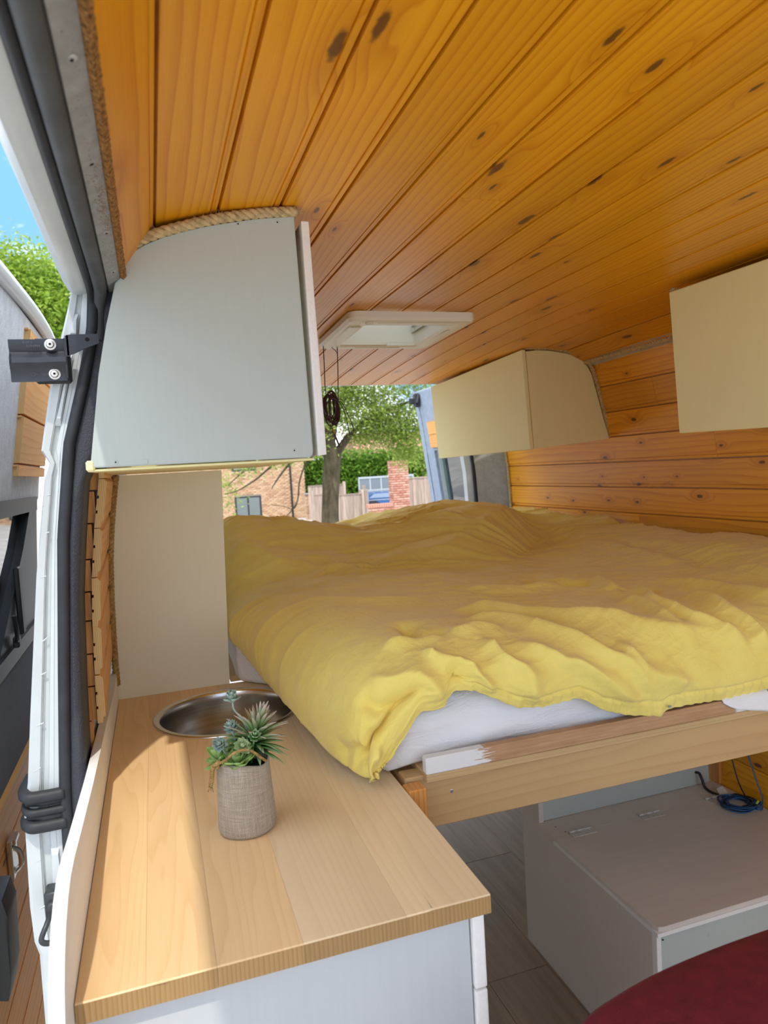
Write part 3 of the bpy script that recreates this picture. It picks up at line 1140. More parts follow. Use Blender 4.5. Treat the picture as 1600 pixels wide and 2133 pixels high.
# outer skin with a window cut: strips around it
door_sheet(bm, 1.30, 2.75, -.05, 1.0, -.05, -.012, 8)
door_sheet(bm, 1.30, 2.75, 1.42, 1.955, -.05, -.012, 8)
door_sheet(bm, 1.30, 1.70, 1.0, 1.42, -.05, -.012, 4)
door_sheet(bm, 2.58, 2.75, 1.0, 1.42, -.05, -.012, 4)
door_1 = obj('door_1', bm, M['body_white'])
tag(door_1, 'open white sliding door behind the pillar, lined with carpet and pine boards', kind='structure')
bm = nb()
door_sheet(bm, 1.34, 2.70, 1.42, 1.93, -.013, .0, 10)
door_sheet(bm, 1.34, 1.72, .99, 1.42, -.013, .0, 6)
tag(obj('carpet_lining', bm, M['felt_grey'], door_1, False), 'pale grey carpet')
bm = nb()
door_sheet(bm, 1.34, 2.72, .735, .985, -.013, .012, 6)
tag(obj('carpet_lining', bm, M['felt_dark'], door_1, False), 'dark navy grey carpet')
# door top edge with its weather strip
bm = nb()
tube(bm, spline([(-.292, 1.34, 1.925), (-.285, 1.9, 1.945), (-.282, 2.3, 1.952), (-.286, 2.62, 1.935), (-.296, 2.75, 1.87)], 10), .02, 10)
obj('door_rim', bm, M['body_white'], door_1, True)
bm = nb()
tube(bm, spline([(-.300, 1.9, 1.968), (-.292, 2.1, 1.975), (-.289, 2.4, 1.975), (-.294, 2.66, 1.955), (-.30, 2.76, 1.88)], 10), .010, 8)
obj('weather_strip', bm, M['grey_rubber'], door_1, True)
# pine boards on the upper part of the door
for za, zb in ((1.795, 1.90), (1.665, 1.793), (1.53, 1.663), (1.494, 1.528)):
    bm = nb()
    door_sheet(bm, 2.18 + (1.9 - za) * .06, 2.70, za + .0015, zb - .004, .0, .016, 3)
    door_sheet(bm, 2.17 + (1.9 - za) * .06, 2.70, zb - .006, zb - .001, .0, .011, 1)
    o = obj('plank', bm, M['pine_door'], door_1)
    o.data.materials.append(M['pine_end'])
    for p in o.data.polygons:
        if p.normal.y < -0.9:
            p.material_index = 1
# window
bm = nb()
def wx(z, d):
    return door_x(z) + d


def wq(bm, q, d0, d1):
    a = [bm.verts.new((wx(z, d1), y, z)) for y, z in q]
    b = [bm.verts.new((wx(z, d0), y, z)) for y, z in q]
    bm.faces.new(a)
    bm.faces.new(b[::-1])
    for i in range(len(q)):
        bm.faces.new((a[i], b[i], b[(i + 1) % len(q)], a[(i + 1) % len(q)]))


wq(bm, [(1.66, 1.385), (2.62, 1.385), (2.62, 1.43), (1.66, 1.43)], -.03, .008)
wq(bm, [(1.66, .985), (2.62, .985), (2.62, 1.03), (1.66, 1.03)], -.03, .014)
wq(bm, [(1.66, 1.03), (1.72, 1.03), (1.72, 1.385), (1.66, 1.385)], -.03, .006)
wq(bm, [(1.97, 1.03), (2.62, 1.03), (2.62, 1.385), (2.48, 1.385), (2.36, 1.28)], -.03, .005)
wf = obj('window_frame', bm, M['black_plastic'], door_1)
bm = nb()
wq(bm, [(1.72, 1.03), (1.97, 1.03), (2.36, 1.28), (2.48, 1.385), (1.72, 1.385)], -.022, -.018)
obj('pane', bm, M['pane_dark'], wf)
bm = nb()
bx(bm, -.388, -.372, 2.12, 2.15, 1.03, 1.06, .003)
tube(bm, spline([(-.38, 2.13, 1.045), (-.372, 2.10, 1.06), (-.366, 2.06, 1.10), (-.366, 2.05, 1.13)], 6), .006, 8)
bx(bm, -.387, -.372, 2.20, 2.24, 1.05, 1.24, .004)
obj('window_catch', bm, M['black_plastic'], wf)
# lower boards, wood capping, handle and catch
bm = nb()
door_sheet(bm, 1.36, 2.72, .715, .735, -.01, .024, 1)
obj('capping', bm, M['pine_door'], door_1)
for k_ in range(7):
    za = .712 - (k_ + 1) * .104
    bm = nb()
    door_sheet(bm, 1.40, 2.72, za + .0015, za + .0985, -.012, .010, 2)
    door_sheet(bm, 1.40, 2.72, za + .0985, za + .103, -.012, .006, 1)
    obj('plank', bm, M['pine_door'], door_1)
bm = nb()
hx = -.372
prism(bm, [(-.395, .44), (-.352, .425), (-.345, .47), (-.340, .60), (-.348, .638), (-.395, .645), (-.395, .60), (-.372, .59), (-.370, .49), (-.395, .48)], 'y', 1.56, 1.66)
bmesh.ops.bevel(bm, geom=bm.edges[:], offset=.006, segments=2, affect='EDGES', profile=.7)
autosmooth(obj('grab_handle', bm, M['black_plastic'], door_1), 40)
bm = nb()
bx(bm, -.392, -.380, 1.845, 1.905, .53, .625, .002)
tube(bm, spline([(-.382, 1.86, .605), (-.368, 1.862, .59), (-.366, 1.865, .56), (-.382, 1.868, .54)], 6), .006, 8)
bx(bm, -.384, -.372, 1.85, 1.90, .612, .624, .002)
obj('door_catch', bm, M['chrome'], door_1)

# hinge bracket of the sliding door: ribbed plate, arm and two bolts
hb = root('hinge_bracket', (-.155, 1.262, 1.629), 'black steel hinge bracket with two round bolts on the open sliding door', 'bracket')
bm = nb()
zsec = [(1.629, 1.262), (1.645, 1.262), (1.651, 1.258), (1.658, 1.253), (1.666, 1.254), (1.672, 1.262), (1.677, 1.266), (1.684, 1.262), (1.696, 1.262)]
rg = []
for x, dz in ((-.199, 0), (-.192, 0), (-.16, .0), (-.124, .001), (-.116, .001)):
    rg.append([bm.verts.new((x + (0.004 if i in (3, 4, 5) and x < -.19 else 0), y, z + dz)) for i, (z, y) in enumerate(zsec)] + [bm.verts.new((x, y + .004, z + dz)) for z, y in zsec[::-1]])
for p, q in zip(rg, rg[1:]):
    for i in range(len(p)):
        bm.faces.new((p[i], p[(i + 1) % len(p)], q[(i + 1) % len(p)], q[i]))
bm.faces.new(rg[0])
bm.faces.new(rg[-1][::-1])
pl = autosmooth(obj('plate', bm, M['black_metal'], hb), 35)
bm = nb()
bx(bm, -.165, -.110, 1.268, 1.276, 1.626, 1.699, .004)
bx(bm, -.118, -.114, 1.255, 1.275, 1.632, 1.697, .001)
obj('backing_plate', bm, M['rubber'], hb)
bm = nb()
prism(bm, [(-.113, 1.668), (-.104, 1.671), (-.090, 1.678), (-.064, 1.688), (-.064, 1.703), (-.104, 1.702), (-.113, 1.701)], 'y', 1.252, 1.256)
prism(bm, [(-.115, 1.667), (-.110, 1.667), (-.110, 1.700), (-.115, 1.700)], 'y', 1.252, 1.272)
obj('arm', bm, M['black_metal'], hb)
bm = nb()
disc(bm, (-.0815, 1.2522, 1.694), (0, -1, 0), .0034, 16, .0004)
obj('arm_slot', bm, M['dark'], hb)
bm = nb()
disc(bm, (-.139, 1.2565, 1.6655), (0, -1, 0), .0028, 14, .0008)
obj('plate_hole', bm, M['dark'], hb)
for x, z in ((-.138, 1.6875), (-.135, 1.6405)):
    bm = nb()
    disc(bm, (x, 1.2615, z), (0, -1, 0), .0088, 28, .0012)
    disc(bm, (x, 1.2603, z), (0, -1, 0), .0062, 24, .0034, .0008)
    bo = obj('bolt', bm, M['zinc'], hb)
    autosmooth(bo, 40)
    bm = nb()
    disc(bm, (x, 1.2562, z), (0, -1, 0), .0021, 6, .0003)
    obj('hex_socket', bm, M['dark'], bo)


def text(body, size, loc, rot, mat, parent, name='stamped_lettering', ext=0.0003):
    cu = bpy.data.curves.new(name, 'FONT')
    cu.body = body
    cu.size = size
    cu.extrude = ext
    cu.align_x = 'CENTER'
    o = bpy.data.objects.new(name, cu)
    COL.objects.link(o)
    dg = bpy.context.evaluated_depsgraph_get()
    me = bpy.data.meshes.new_from_object(o.evaluated_get(dg))
    bpy.data.objects.remove(o)
    o = link(name, me, mat, None)
    me.materials.clear()
    me.materials.append(mat)
    o.parent = parent
    o.rotation_euler = rot
    o.location = Vector(loc) - base_of(parent)
    return o


M['stamp'] = plain('stamped steel highlight', (0.085, 0.09, 0.10), 0.4, 0.6, 0.3)
text('8200 0', .0050, (-.171, 1.2614, 1.6893), (PI / 2, 0, 0), M['stamp'], hb)
text('0594994', .0058, (-.163, 1.2614, 1.6835), (PI / 2, 0, 0), M['stamp'], hb)
text('02/05', .0052, (-.147, 1.2614, 1.6385), (PI / 2, 0, 0), M['stamp'], hb)
bm = nb()
for s_ in (.0060, .0030):
    c_ = (-.166, 1.2612, 1.6408)
    pts = [(c_[0] - s_, c_[1], c_[2]), (c_[0], c_[1], c_[2] + s_ * .62), (c_[0] + s_, c_[1], c_[2]), (c_[0], c_[1], c_[2] - s_ * .62)]
    for i in range(4):
        tube(bm, [pts[i], pts[(i + 1) % 4]], .0004, 5)
obj('stamped_mark', bm, M['stamp'], hb)

# ================================================================ rear corner pillar and open rear door on the right
bm = nb()
rg = []
for z in np.linspace(.5, 1.90, 12):
    xr = wall_x(min(z, 1.84)) + .01
    rg.append([bm.verts.new(p) for p in ((xr - .008, 3.446, z), (xr - .06, 3.49, z), (xr - .16, 3.53, z), (xr - .165, 3.56, z), (xr + .04, 3.56, z), (xr + .04, 3.446, z))])
for p, q in zip(rg, rg[1:]):
    for i in range(6):
        bm.faces.new((p[i], p[(i + 1) % 6], q[(i + 1) % 6], q[i]))
bm.faces.new(rg[0])
bm.faces.new(rg[-1][::-1])
o = autosmooth(obj('trim_3', bm, M['felt_mid']), 50)
rear_pillar = tag(o, 'rear corner pillar covered in grey carpet at the end of the boarded wall', kind='structure')
bm = nb()
tube(bm, [(wall_x(z) - .158, 3.545, z) for z in np.linspace(.5, 1.86, 14)], .011, 10)
obj('door_seal', bm, M['rubber'], rear_pillar, True)
bm = nb()
rg = []
for z in np.linspace(.5, 1.86, 10):
    x = wall_x(z) - .165
    rg.append([bm.verts.new(p) for p in ((x + .02, 3.57, z), (x - .022, 3.585, z), (x - .026, 3.62, z), (x + .02, 3.62, z))])
for p, q in zip(rg, rg[1:]):
    for i in range(4):
        bm.faces.new((p[i], p[(i + 1) % 4], q[(i + 1) % 4], q[i]))
obj('body_edge', bm, M['body_white'], rear_pillar)


def rdoor_x(z):
    return interp(z, [.5, 1.2, 1.5, 1.75, 1.95], [1.87, 1.835, 1.80, 1.77, 1.735])


def rd_sheet(bm, ya, yb_, za, zb, d0, d1, nz=8):
    rg = []
    for i in range(nz + 1):
        z = za + (zb - za) * i / nz
        x = rdoor_x(z)
        rg.append([bm.verts.new(p) for p in ((x - d1, ya, z), (x - d1, yb_, z), (x - d0, yb_, z), (x - d0, ya, z))])
    for p, q in zip(rg, rg[1:]):
        for i in range(4):
            bm.faces.new((p[i], p[(i + 1) % 4], q[(i + 1) % 4], q[i]))
    bm.faces.new(rg[0])
    bm.faces.new(rg[-1][::-1])


bm = nb()
rd_sheet(bm, 3.84, 4.50, 1.53, 1.955, -.04, .0)
rd_sheet(bm, 3.84, 4.50, .55, 1.10, -.04, .0)
rd_sheet(bm, 4.33, 4.50, 1.10, 1.53, -.04, .0, 3)
rd_sheet(bm, 3.84, 3.94, 1.10, 1.53, -.04, .0, 3)
door_2 = obj('door_2', bm, M['body_white'])
tag(door_2, 'open rear van door on the right with blue grey carpet and a window', kind='structure')
bm = nb()
rd_sheet(bm, 3.96, 4.48, 1.55, 1.94, .0, .02)
rd_sheet(bm, 4.34, 4.48, 1.08, 1.55, .0, .02, 4)
rd_sheet(bm, 3.96, 4.48, .6, 1.08, .0, .02, 4)
rd_sheet(bm, 4.46, 4.515, .6, 1.95, -.03, .026, 10)
obj('carpet_lining', bm, M['felt_blue'], door_2)
bm = nb()
rd_sheet(bm, 3.94, 4.33, 1.10, 1.53, -.026, -.022, 3)
obj('pane', bm, M['pane_green'], door_2)
for k_ in range(2):
    bm = nb()
    rd_sheet(bm, 4.02, 4.35, 1.57 + k_ * .085, 1.653 + k_ * .085, .02, .036, 2)
    obj('plank', bm, M['pine_door'], door_2)
bm = nb()
bx(bm, 1.690, 1.728, 4.42, 4.46, 1.845, 1.935, .006)
bx(bm, 1.655, 1.70, 4.43, 4.45, 1.865, 1.905, .006)
tube(bm, [(1.715, 4.415, 1.925), (1.70, 4.41, 1.87)], .010, 8)
obj('check_strap', bm, M['black_plastic'], door_2)
bm = nb()
bx(bm, .25, 1.74, 3.30, 3.50, 1.880, 1.95, .01)
roof_end = obj('trim_4', bm, M['primer'])
tag(roof_end, 'metal roof frame above the rear door opening', kind='structure')

# ================================================================ overhead cupboard on the left
cl = root('overhead_cupboard', (.09, 1.236, 1.484), 'tall white overhead cupboard on the left with rope along its curved top', 'cupboard', 'white overhead cupboards')
poly = [(-.092, 1.486), (-.080, 1.560), (-.068, 1.635), (-.050, 1.715), (-.032, 1.781), (-.0265, 1.787), (-.0195, 1.790), (-.0155, 1.797), (-.0135, 1.807), (-.0150, 1.816), (-.006, 1.829), (.018, 1.844), (.048, 1.856), (.085, 1.868),
        (.127, 1.879), (.20, 1.893), (.268, 1.903), (.2755, 1.496), (.2735, 1.489), (.268, 1.4855)]
bm = nb()
vs, fs = prism(bm, poly, 'y', 1.236, 1.253)
bmesh.ops.bevel(bm, geom=[e for e in bm.edges if abs(e.verts[0].co.y - e.verts[1].co.y) < 1e-6 and e.verts[0].co.y < 1.24], offset=.0018, segments=2, affect='EDGES')
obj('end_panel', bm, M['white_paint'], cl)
bm = nb()
bx(bm, -.097, .2775, 1.2385, 1.94, 1.4800, 1.4840, .0015)
bx(bm, -.0985, -.085, 1.2345, 1.262, 1.4805, 1.498, .003)
obj('bottom_board', bm, M['bounce_white'], cl)
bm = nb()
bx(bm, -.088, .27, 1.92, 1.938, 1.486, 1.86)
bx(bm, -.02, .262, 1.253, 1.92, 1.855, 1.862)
obj('back_board', bm, M['bounce_white'], cl)
bm = nb()
v8 = []
for y in (1.2335, 1.935):
    for x, z in ((.2790, 1.8935), (.2930, 1.8935), (.2990, 1.4885), (.2835, 1.4870)):
        v8.append(bm.verts.new((x, y, z)))
bm.faces.new(v8[:4])
bm.faces.new(v8[4:][::-1])
for i in range(4):
    bm.faces.new((v8[i], v8[4 + i], v8[4 + (i + 1) % 4], v8[(i + 1) % 4]))
bmesh.ops.bevel(bm, geom=bm.edges[:], offset=.003, segments=2, affect='EDGES', profile=.7)
tag(obj('door', bm, M['white_edge'], cl), 'white plywood door seen edge on')
for x, z in ((.171, 1.8835), (.238, 1.8895), (-.053, 1.4935), (.2415, 1.4985)):
    bm = nb()
    disc(bm, (x, 1.2362, z), (0, -1, 0), .0042, 16, .0009)
    so = obj('screw', bm, M['white_paint'], cl)
    bm = nb()
    disc(bm, (x, 1.2352, z), (0, -1, 0), .0014, 8, .0002)
    obj('screw_recess', bm, M['dark'], so)
bm = nb()
bx(bm, -.012, -.003, 1.2352, 1.2365, 1.4885, 1.4960, .0003)
obj('filler_patch', bm, M['white_paint'], cl)
bm = nb()
rope(bm, spline([(-.031, 1.230, 1.817), (-.018, 1.230, 1.829), (.012, 1.231, 1.849), (.048, 1.232, 1.864), (.09, 1.232, 1.877), (.127, 1.232, 1.887), (.20, 1.233, 1.901), (.272, 1.234, 1.909)], 10), .0088, .040, 8)
for c_, dr in (((.272, 1.234, 1.909), (1, .1, .1)), ((-.031, 1.230, 1.817), (-1, -.2, -.6))):
    for k_ in range(16):
        d_ = (Vector(dr) + Vector(rng.uniform(-.5, .5, 3))).normalized()
        p0 = Vector(c_) + Vector(rng.uniform(-.005, .005, 3))
        tube(bm, [p0, p0 + d_ * rng.uniform(.004, .010)], .0005, 4)
for k_ in range(26):
    t_ = rng.uniform(0, 1)
    p0 = Vector((-.02 + .28 * t_, 1.226, interp(-.02 + .28 * t_, [p[0] for p in poly[9:17]], [p[1] for p in poly[9:17]]) + .010))
    d_ = Vector((rng.uniform(-1, 1), rng.uniform(-.8, 0), rng.uniform(-1, 1))).normalized()
    tube(bm, [p0, p0 + d_ * .006, p0 + d_ * .011 + Vector((0, 0, rng.uniform(-.003, .003)))], .00028, 4)
tag(obj('rope_trim', bm, M['sisal'], cl, True), 'frayed sisal rope trim')

# ================================================================ small rear cupboard and near cupboard on the right
cs = root('overhead_cupboard', (1.43, 2.528, 1.49), 'small white overhead cupboard at the rear right with a curved roped side', 'cupboard', 'white overhead cupboards')
A0, A1 = Vector((1.430, 2.528, 1.893)), Vector((1.448, 2.528, 1.497))
B0, B1 = Vector((1.348, 3.30, 1.843)), Vector((1.372, 3.30, 1.488))


def slab(bm, quad, off, bev=.002):
    q = [Vector(p) for p in quad]
    o2 = Vector(off)
    a = [bm.verts.new(p) for p in q]
    b = [bm.verts.new(p + o2) for p in q]
    bm.faces.new(a)
    bm.faces.new(b[::-1])
    for i in range(len(q)):
        bm.faces.new((a[i], b[i], b[(i + 1) % len(q)], a[(i + 1) % len(q)]))
    if bev:
        bmesh.ops.bevel(bm, geom=bm.edges[:], offset=bev, segments=1, affect='EDGES')


bm = nb()
slab(bm, (A0, B0, B1, A1), (.016, 0, 0))
obj('door', bm, M['bounce_white'], cs)
bm = nb()
e_ = [(1.4490, 1.886), (1.50, 1.8905), (1.56, 1.888), (1.632, 1.877), (1.675, 1.864), (1.710, 1.846), (1.733, 1.820), (1.748, 1.793), (1.771, 1.712), (1.797, 1.612), (1.823, 1.524), (1.4665, 1.4985)]
prism(bm, e_, 'y', 2.531, 2.548)
obj('end_panel', bm, M['bounce_white'], cs)
bm = nb()
slab(bm, ((1.467, 2.548, 1.499), (1.815, 2.548, 1.522), (1.80, 3.28, 1.515), (1.39, 3.28, 1.492)), (0, 0, .012), 0)
slab(bm, ((1.50, 2.548, 1.868), (1.62, 2.548, 1.862), (1.60, 3.28, 1.826), (1.40, 3.28, 1.826)), (0, 0, .006), 0)
slab(bm, ((1.392, 3.28, 1.50), (1.78, 3.28, 1.52), (1.70, 3.28, 1.76), (1.372, 3.28, 1.83)), (0, .012, 0), 0)
obj('carcass', bm, M['bounce_white'], cs)
bm = nb()
rope(bm, spline([(1.440, 2.524, 1.900), (1.50, 2.524, 1.899), (1.56, 2.524, 1.897), (1.635, 2.524, 1.885), (1.680, 2.524, 1.871), (1.717, 2.524, 1.852), (1.741, 2.524, 1.824), (1.756, 2.524, 1.795), (1.779, 2.524, 1.713), (1.805, 2.524, 1.613), (1.831, 2.524, 1.522)], 8), .0085)
tag(obj('rope_trim', bm, M['sisal'], cs, True), 'sisal rope trim')
for x, z in ((1.468, 1.868), (1.545, 1.874), (1.69, 1.84), (1.49, 1.512), (1.79, 1.535)):
    bm = nb()
    disc(bm, (x, 2.5312, z), (0, -1, 0), .003, 12, .0006)
    obj('screw', bm, M['white_edge'], cs)
cn = root('overhead_cupboard', (1.371, 1.60, 1.50), 'large plain white overhead cupboard near the front on the right', 'cupboard', 'white overhead cupboards')
bm = nb()
slab(bm, ((1.371, 1.617, 1.889), (1.371, .75, 1.876), (1.371, .75, 1.492), (1.386, 1.612, 1.506)), (.016, 0, 0), .0025)
obj('door', bm, M['bounce_white'], cn)
bm = nb()
prism(bm, [(1.392, 1.512), (1.80, 1.535), (1.775, 1.70), (1.745, 1.785), (1.69, 1.842), (1.60, 1.868), (1.392, 1.872)], 'y', 1.585, 1.603)
prism(bm, [(1.392, 1.512), (1.80, 1.535), (1.775, 1.70), (1.745, 1.785), (1.69, 1.842), (1.60, 1.868), (1.392, 1.872)], 'y', .75, .768)
slab(bm, ((1.392, .768, 1.512), (1.80, .768, 1.535), (1.80, 1.585, 1.535), (1.392, 1.585, 1.512)), (0, 0, .012), 0)
obj('carcass', bm, M['bounce_white'], cn)
bm = nb()
rope(bm, [(1.376, 1.612, 1.894), (1.42, 1.606, 1.889), (1.50, 1.606, 1.886)], .007)
obj('rope_trim', bm, M['sisal'], cn, True)

# ================================================================ roof vent
rv = root('roof_vent', (.77, 2.18, 1.875), 'ivory plastic roof vent with frosted dome set in the pine ceiling', 'roof vent')


def vz(y):
    return 1.912 - drop(y)


def rrect(x0, x1, y0, y1, r, n=6):
    P = []
    for cx, cy, a0 in ((x1 - r, y1 - r, 0), (x0 + r, y1 - r, 90), (x0 + r, y0 + r, 180), (x1 - r, y0 + r, 270)):
        for k in range(n + 1):
            a = math.radians(a0 + 90 * k / n)
            P.append((cx + r * math.cos(a), cy + r * math.sin(a)))
    return P


bm = nb()
loops = []
for (ins, r_, dz) in ((0.0, .03, .001), (-.001, .03, -.016), (.006, .026, -.025), (.016, .022, -.027), (.060, .012, -.027), (.066, .010, -.023), (.068, .010, .0), (.068, .010, .10)):
    pts = rrect(.575 + ins, .975 - ins, 1.985 + ins, 2.415 - ins, r_)
    loops.append([bm.verts.new((x, y, (vz(y) if dz < .05 else 1.90) + dz)) for x, y in pts])
n_ = len(loops[0])
for a, b in zip(loops, loops[1:]):
    for i in range(n_):
        bm.faces.new((a[i], a[(i + 1) % n_], b[(i + 1) % n_], b[i]))
fr = autosmooth(obj('frame', bm, M['vent_white'], rv), 35)
bm = nb()
for x0, x1, y0, y1 in ((.67, .91, 2.012, 2.022), (.592, .606, 2.06, 2.19), (.70, .86, 2.375, 2.385), (.925, .935, 2.1, 2.3)):
    ym = (y0 + y1) / 2
    bx(bm, x0, x1, y0, y1, vz(ym) - .0295, vz(ym) - .0265, .001)
obj('frame_rib', bm, M['vent_white'], fr)
bm = nb()
bx(bm, .594, .628, 2.06, 2.23, vz(2.1) - .031, vz(2.1) - .026, .002)
obj('blind_handle', bm, plain('vent label strip', (.66, .64, .50), .35), fr)
bm = nb()
disc(bm, (.640, 2.014, vz(2.01) - .027), (0, 0, -1), .012, 20, .004, .002)
obj('catch', bm, M['vent_white'], rv)
bm = nb()
bx(bm, .612, .622, 2.010, 2.017, vz(2.01) - .030, vz(2.01) - .026, .001)
obj('catch', bm, M['vent_white'], rv)
bm = nb()
bx(bm, .592, .60, 2.385, 2.392, vz(2.38) - .030, vz(2.38) - .026, .001)
obj('catch', bm, M['vent_white'], rv)
bm = nb()
bx(bm, .80, .90, 2.330, 2.338, vz(2.33) - .030, vz(2.33) - .022, .001)
obj('catch', bm, M['vent_white'], rv)
bm = nb()
nxy = 8
g_ = [[bm.verts.new((.640 + .270 * i / nxy, 2.045 + .312 * j / nxy, 1.998 + .012 * math.sin(PI * i / nxy) * math.sin(PI * j / nxy))) for j in range(nxy + 1)] for i in range(nxy + 1)]
for i in range(nxy):
    for j in range(nxy):
        bm.faces.new((g_[i][j], g_[i + 1][j], g_[i + 1][j + 1], g_[i][j + 1]))
obj('dome', bm, M['dome'], rv, True)
bm = nb()
tube(bm, [(.65, 2.07, 1.985), (.90, 2.07, 1.985)], .004, 8)
obj('stay_bar', bm, M['vent_white'], rv)

# ================================================================ divider panel at the rear of the worktop
dp = root('divider_panel', (.02, 1.95, .9), 'tall cream painted divider panel standing behind the sink', 'panel')
bm = nb()
zs = np.linspace(.0, 1.478, 20)
L_ = [(left_x(z) + .002, z) for z in zs]
vs, fs = prism(bm, L_[::-1] + [(.160, 0.0), (.1605, .9), (.1795, 1.478)], 'y', 1.942, 1.958)
obj('panel', bm, M['panel_paint'], dp)
bm = nb()
pts = [Vector((left_x(z) + .004, 1.936, z)) for z in np.linspace(1.478, .94, 24)]
rope(bm, pts, .0085)
tag(obj('rope_trim', bm, M['sisal_dark'], dp, True), 'brown rope down the left edge')

# ================================================================ worktop, sink, counter
SK = (.134, 1.715)
SR = .163
wt = root('worktop', (.13, 1.37, .875), 'oiled oak worktop of glued staves with a round sink cut into it', 'worktop')
xs_ = [-.1215, -.048, .030, .131, .262, .3775]
for k_, (x0, x1) in enumerate(zip(xs_, xs_[1:])):
    bm = nb()
    x0 += .00012
    x1 -= .00012
    cols = sorted(set([x0, x1] + [x for x in np.linspace(SK[0] - SR, SK[0] + SR, 41) if x0 < x < x1]))
    y0, y1 = .812, 1.9415
    def hole(x):
        q = SR ** 2 - (x - SK[0]) ** 2
        return math.sqrt(q) if q > 0 else 0.0
    for xa, xb in zip(cols, cols[1:]):
        ha, hb_ = hole(xa), hole(xb)
        segs = [((y0, y0), (y1, y1))] if ha == 0 and hb_ == 0 else [((y0, y0), (SK[1] - ha, SK[1] - hb_)), ((SK[1] + ha, SK[1] + hb_), (y1, y1))]
        for (a0, b0), (a1, b1) in segs:
            t_ = [bm.verts.new(p) for p in ((xa, a0, .9), (xb, b0, .9), (xb, b1, .9), (xa, a1, .9))]
            d_ = [bm.verts.new((v.co.x, v.co.y, .875)) for v in t_]
            bm.faces.new(t_)
            bm.faces.new(d_[::-1])
            for i in range(4):
                bm.faces.new((t_[i], d_[i], d_[(i + 1) % 4], t_[(i + 1) % 4]))
    bmesh.ops.remove_doubles(bm, verts=bm.verts[:], dist=1e-6)
    dd = [f for f in bm.faces if f.calc_area() < 1e-9]
    bmesh.ops.delete(bm, geom=dd, context='FACES_ONLY') if dd else None
    # inner walls between columns
    seen = {}
    for f in bm.faces:
        seen.setdefault(frozenset(v.index for v in f.verts), []).append(f)
    bm.verts.index_update()
    seen = {}
    for f in bm.faces:
        seen.setdefault(frozenset(v.index for v in f.verts), []).append(f)
    dup = [f for fs_ in seen.values() if len(fs_) > 1 for f in fs_]
    if dup:
        bmesh.ops.delete(bm, geom=dup, context='FACES')
    fe = [e for e in bm.edges if abs(e.verts[0].co.y - .812) < 1e-4 and abs(e.verts[1].co.y - .812) < 1e-4 and abs(e.verts[0].co.z - e.verts[1].co.z) < 1e-5 and e.verts[0].co.z > .89]
    if fe:
        bmesh.ops.bevel(bm, geom=fe, offset=.0015, segments=1, affect='EDGES')
    o = obj('stave', bm, M['oak_sun_tint'] if k_ < 3 else M['oak'], wt)
    o.data.materials.append(M['oak_end'])
    for p in o.data.polygons:
        if p.normal.y < -.9 and p.center.y < .83 + 0 - 1.37 + 0.0 or (p.center.y < .815 - 1.37 and p.normal.z < .5):
            p.material_index = 1
sk = root('sink', (SK[0], SK[1], .9), 'round stainless steel sink bowl let into the oak worktop', 'sink')
bm = nb()
lathe(bm, [(.174, .0004), (.1735, .0022), (.170, .0035), (.163, .0036), (.159, .002), (.1565, -.004), (.1550, -.02), (.1535, -.08), (.150, -.112), (.142, -.126), (.125, -.133), (.04, -.136), (.024, -.138)], (SK[0], SK[1], .9), 72)
autosmooth(obj('bowl', bm, M['steel'], sk), 60)
bm = nb()
lathe(bm, [(.034, -.1345), (.033, -.1325), (.026, -.1335), (.020, -.139), (.0005, -.140)], (SK[0], SK[1], .9), 32)
obj('drain', bm, M['chrome'], sk, True)

kc = root('kitchen_counter', (.12, 1.38, 0), 'white painted kitchen counter base below the oak worktop', 'counter')
bm = nb()
bx(bm, -.122, .3515, .826, .842, .0, .8745, .001)
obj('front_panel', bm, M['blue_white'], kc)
bm = nb()
up = [(1.94, .972), (1.80, .962), (1.54, .976), (1.20, .990), (1.00, 1.004), (.92, 1.011), (.875, 1.011), (.84, 1.005), (.81, .992), (.785, .974), (.765, .952), (.752, .925), (.746, .895), (.745, .0), (1.94, .0)]
vs, fs = prism(bm, up, 'x', -.1375, -.1225)
bmesh.ops.bevel(bm, geom=[e for e in bm.edges if abs(e.verts[0].co.x - e.verts[1].co.x) < 1e-6], offset=.0018, segments=2, affect='EDGES')
obj('side_panel', bm, M['white_edge'], kc)
bm = nb()
bx(bm, .330, .3505, .842, 1.12, .0, .8745)
bx(bm, -.122, .3505, 1.12, 1.136, .0, .8745)
bx(bm, .330, .3505, 1.136, 1.94, .0, .8745)
obj('carcass', bm, M['grey_paint'], kc)
for z0, z1, nm in ((.771, .872, 'drawer_front'), (.03, .768, 'door')):
    bm = nb()
    bx(bm, .3535, .3705, .820, 1.10, z0, z1, .003, seg=2)
    obj(nm, bm, M['white_edge'], kc)

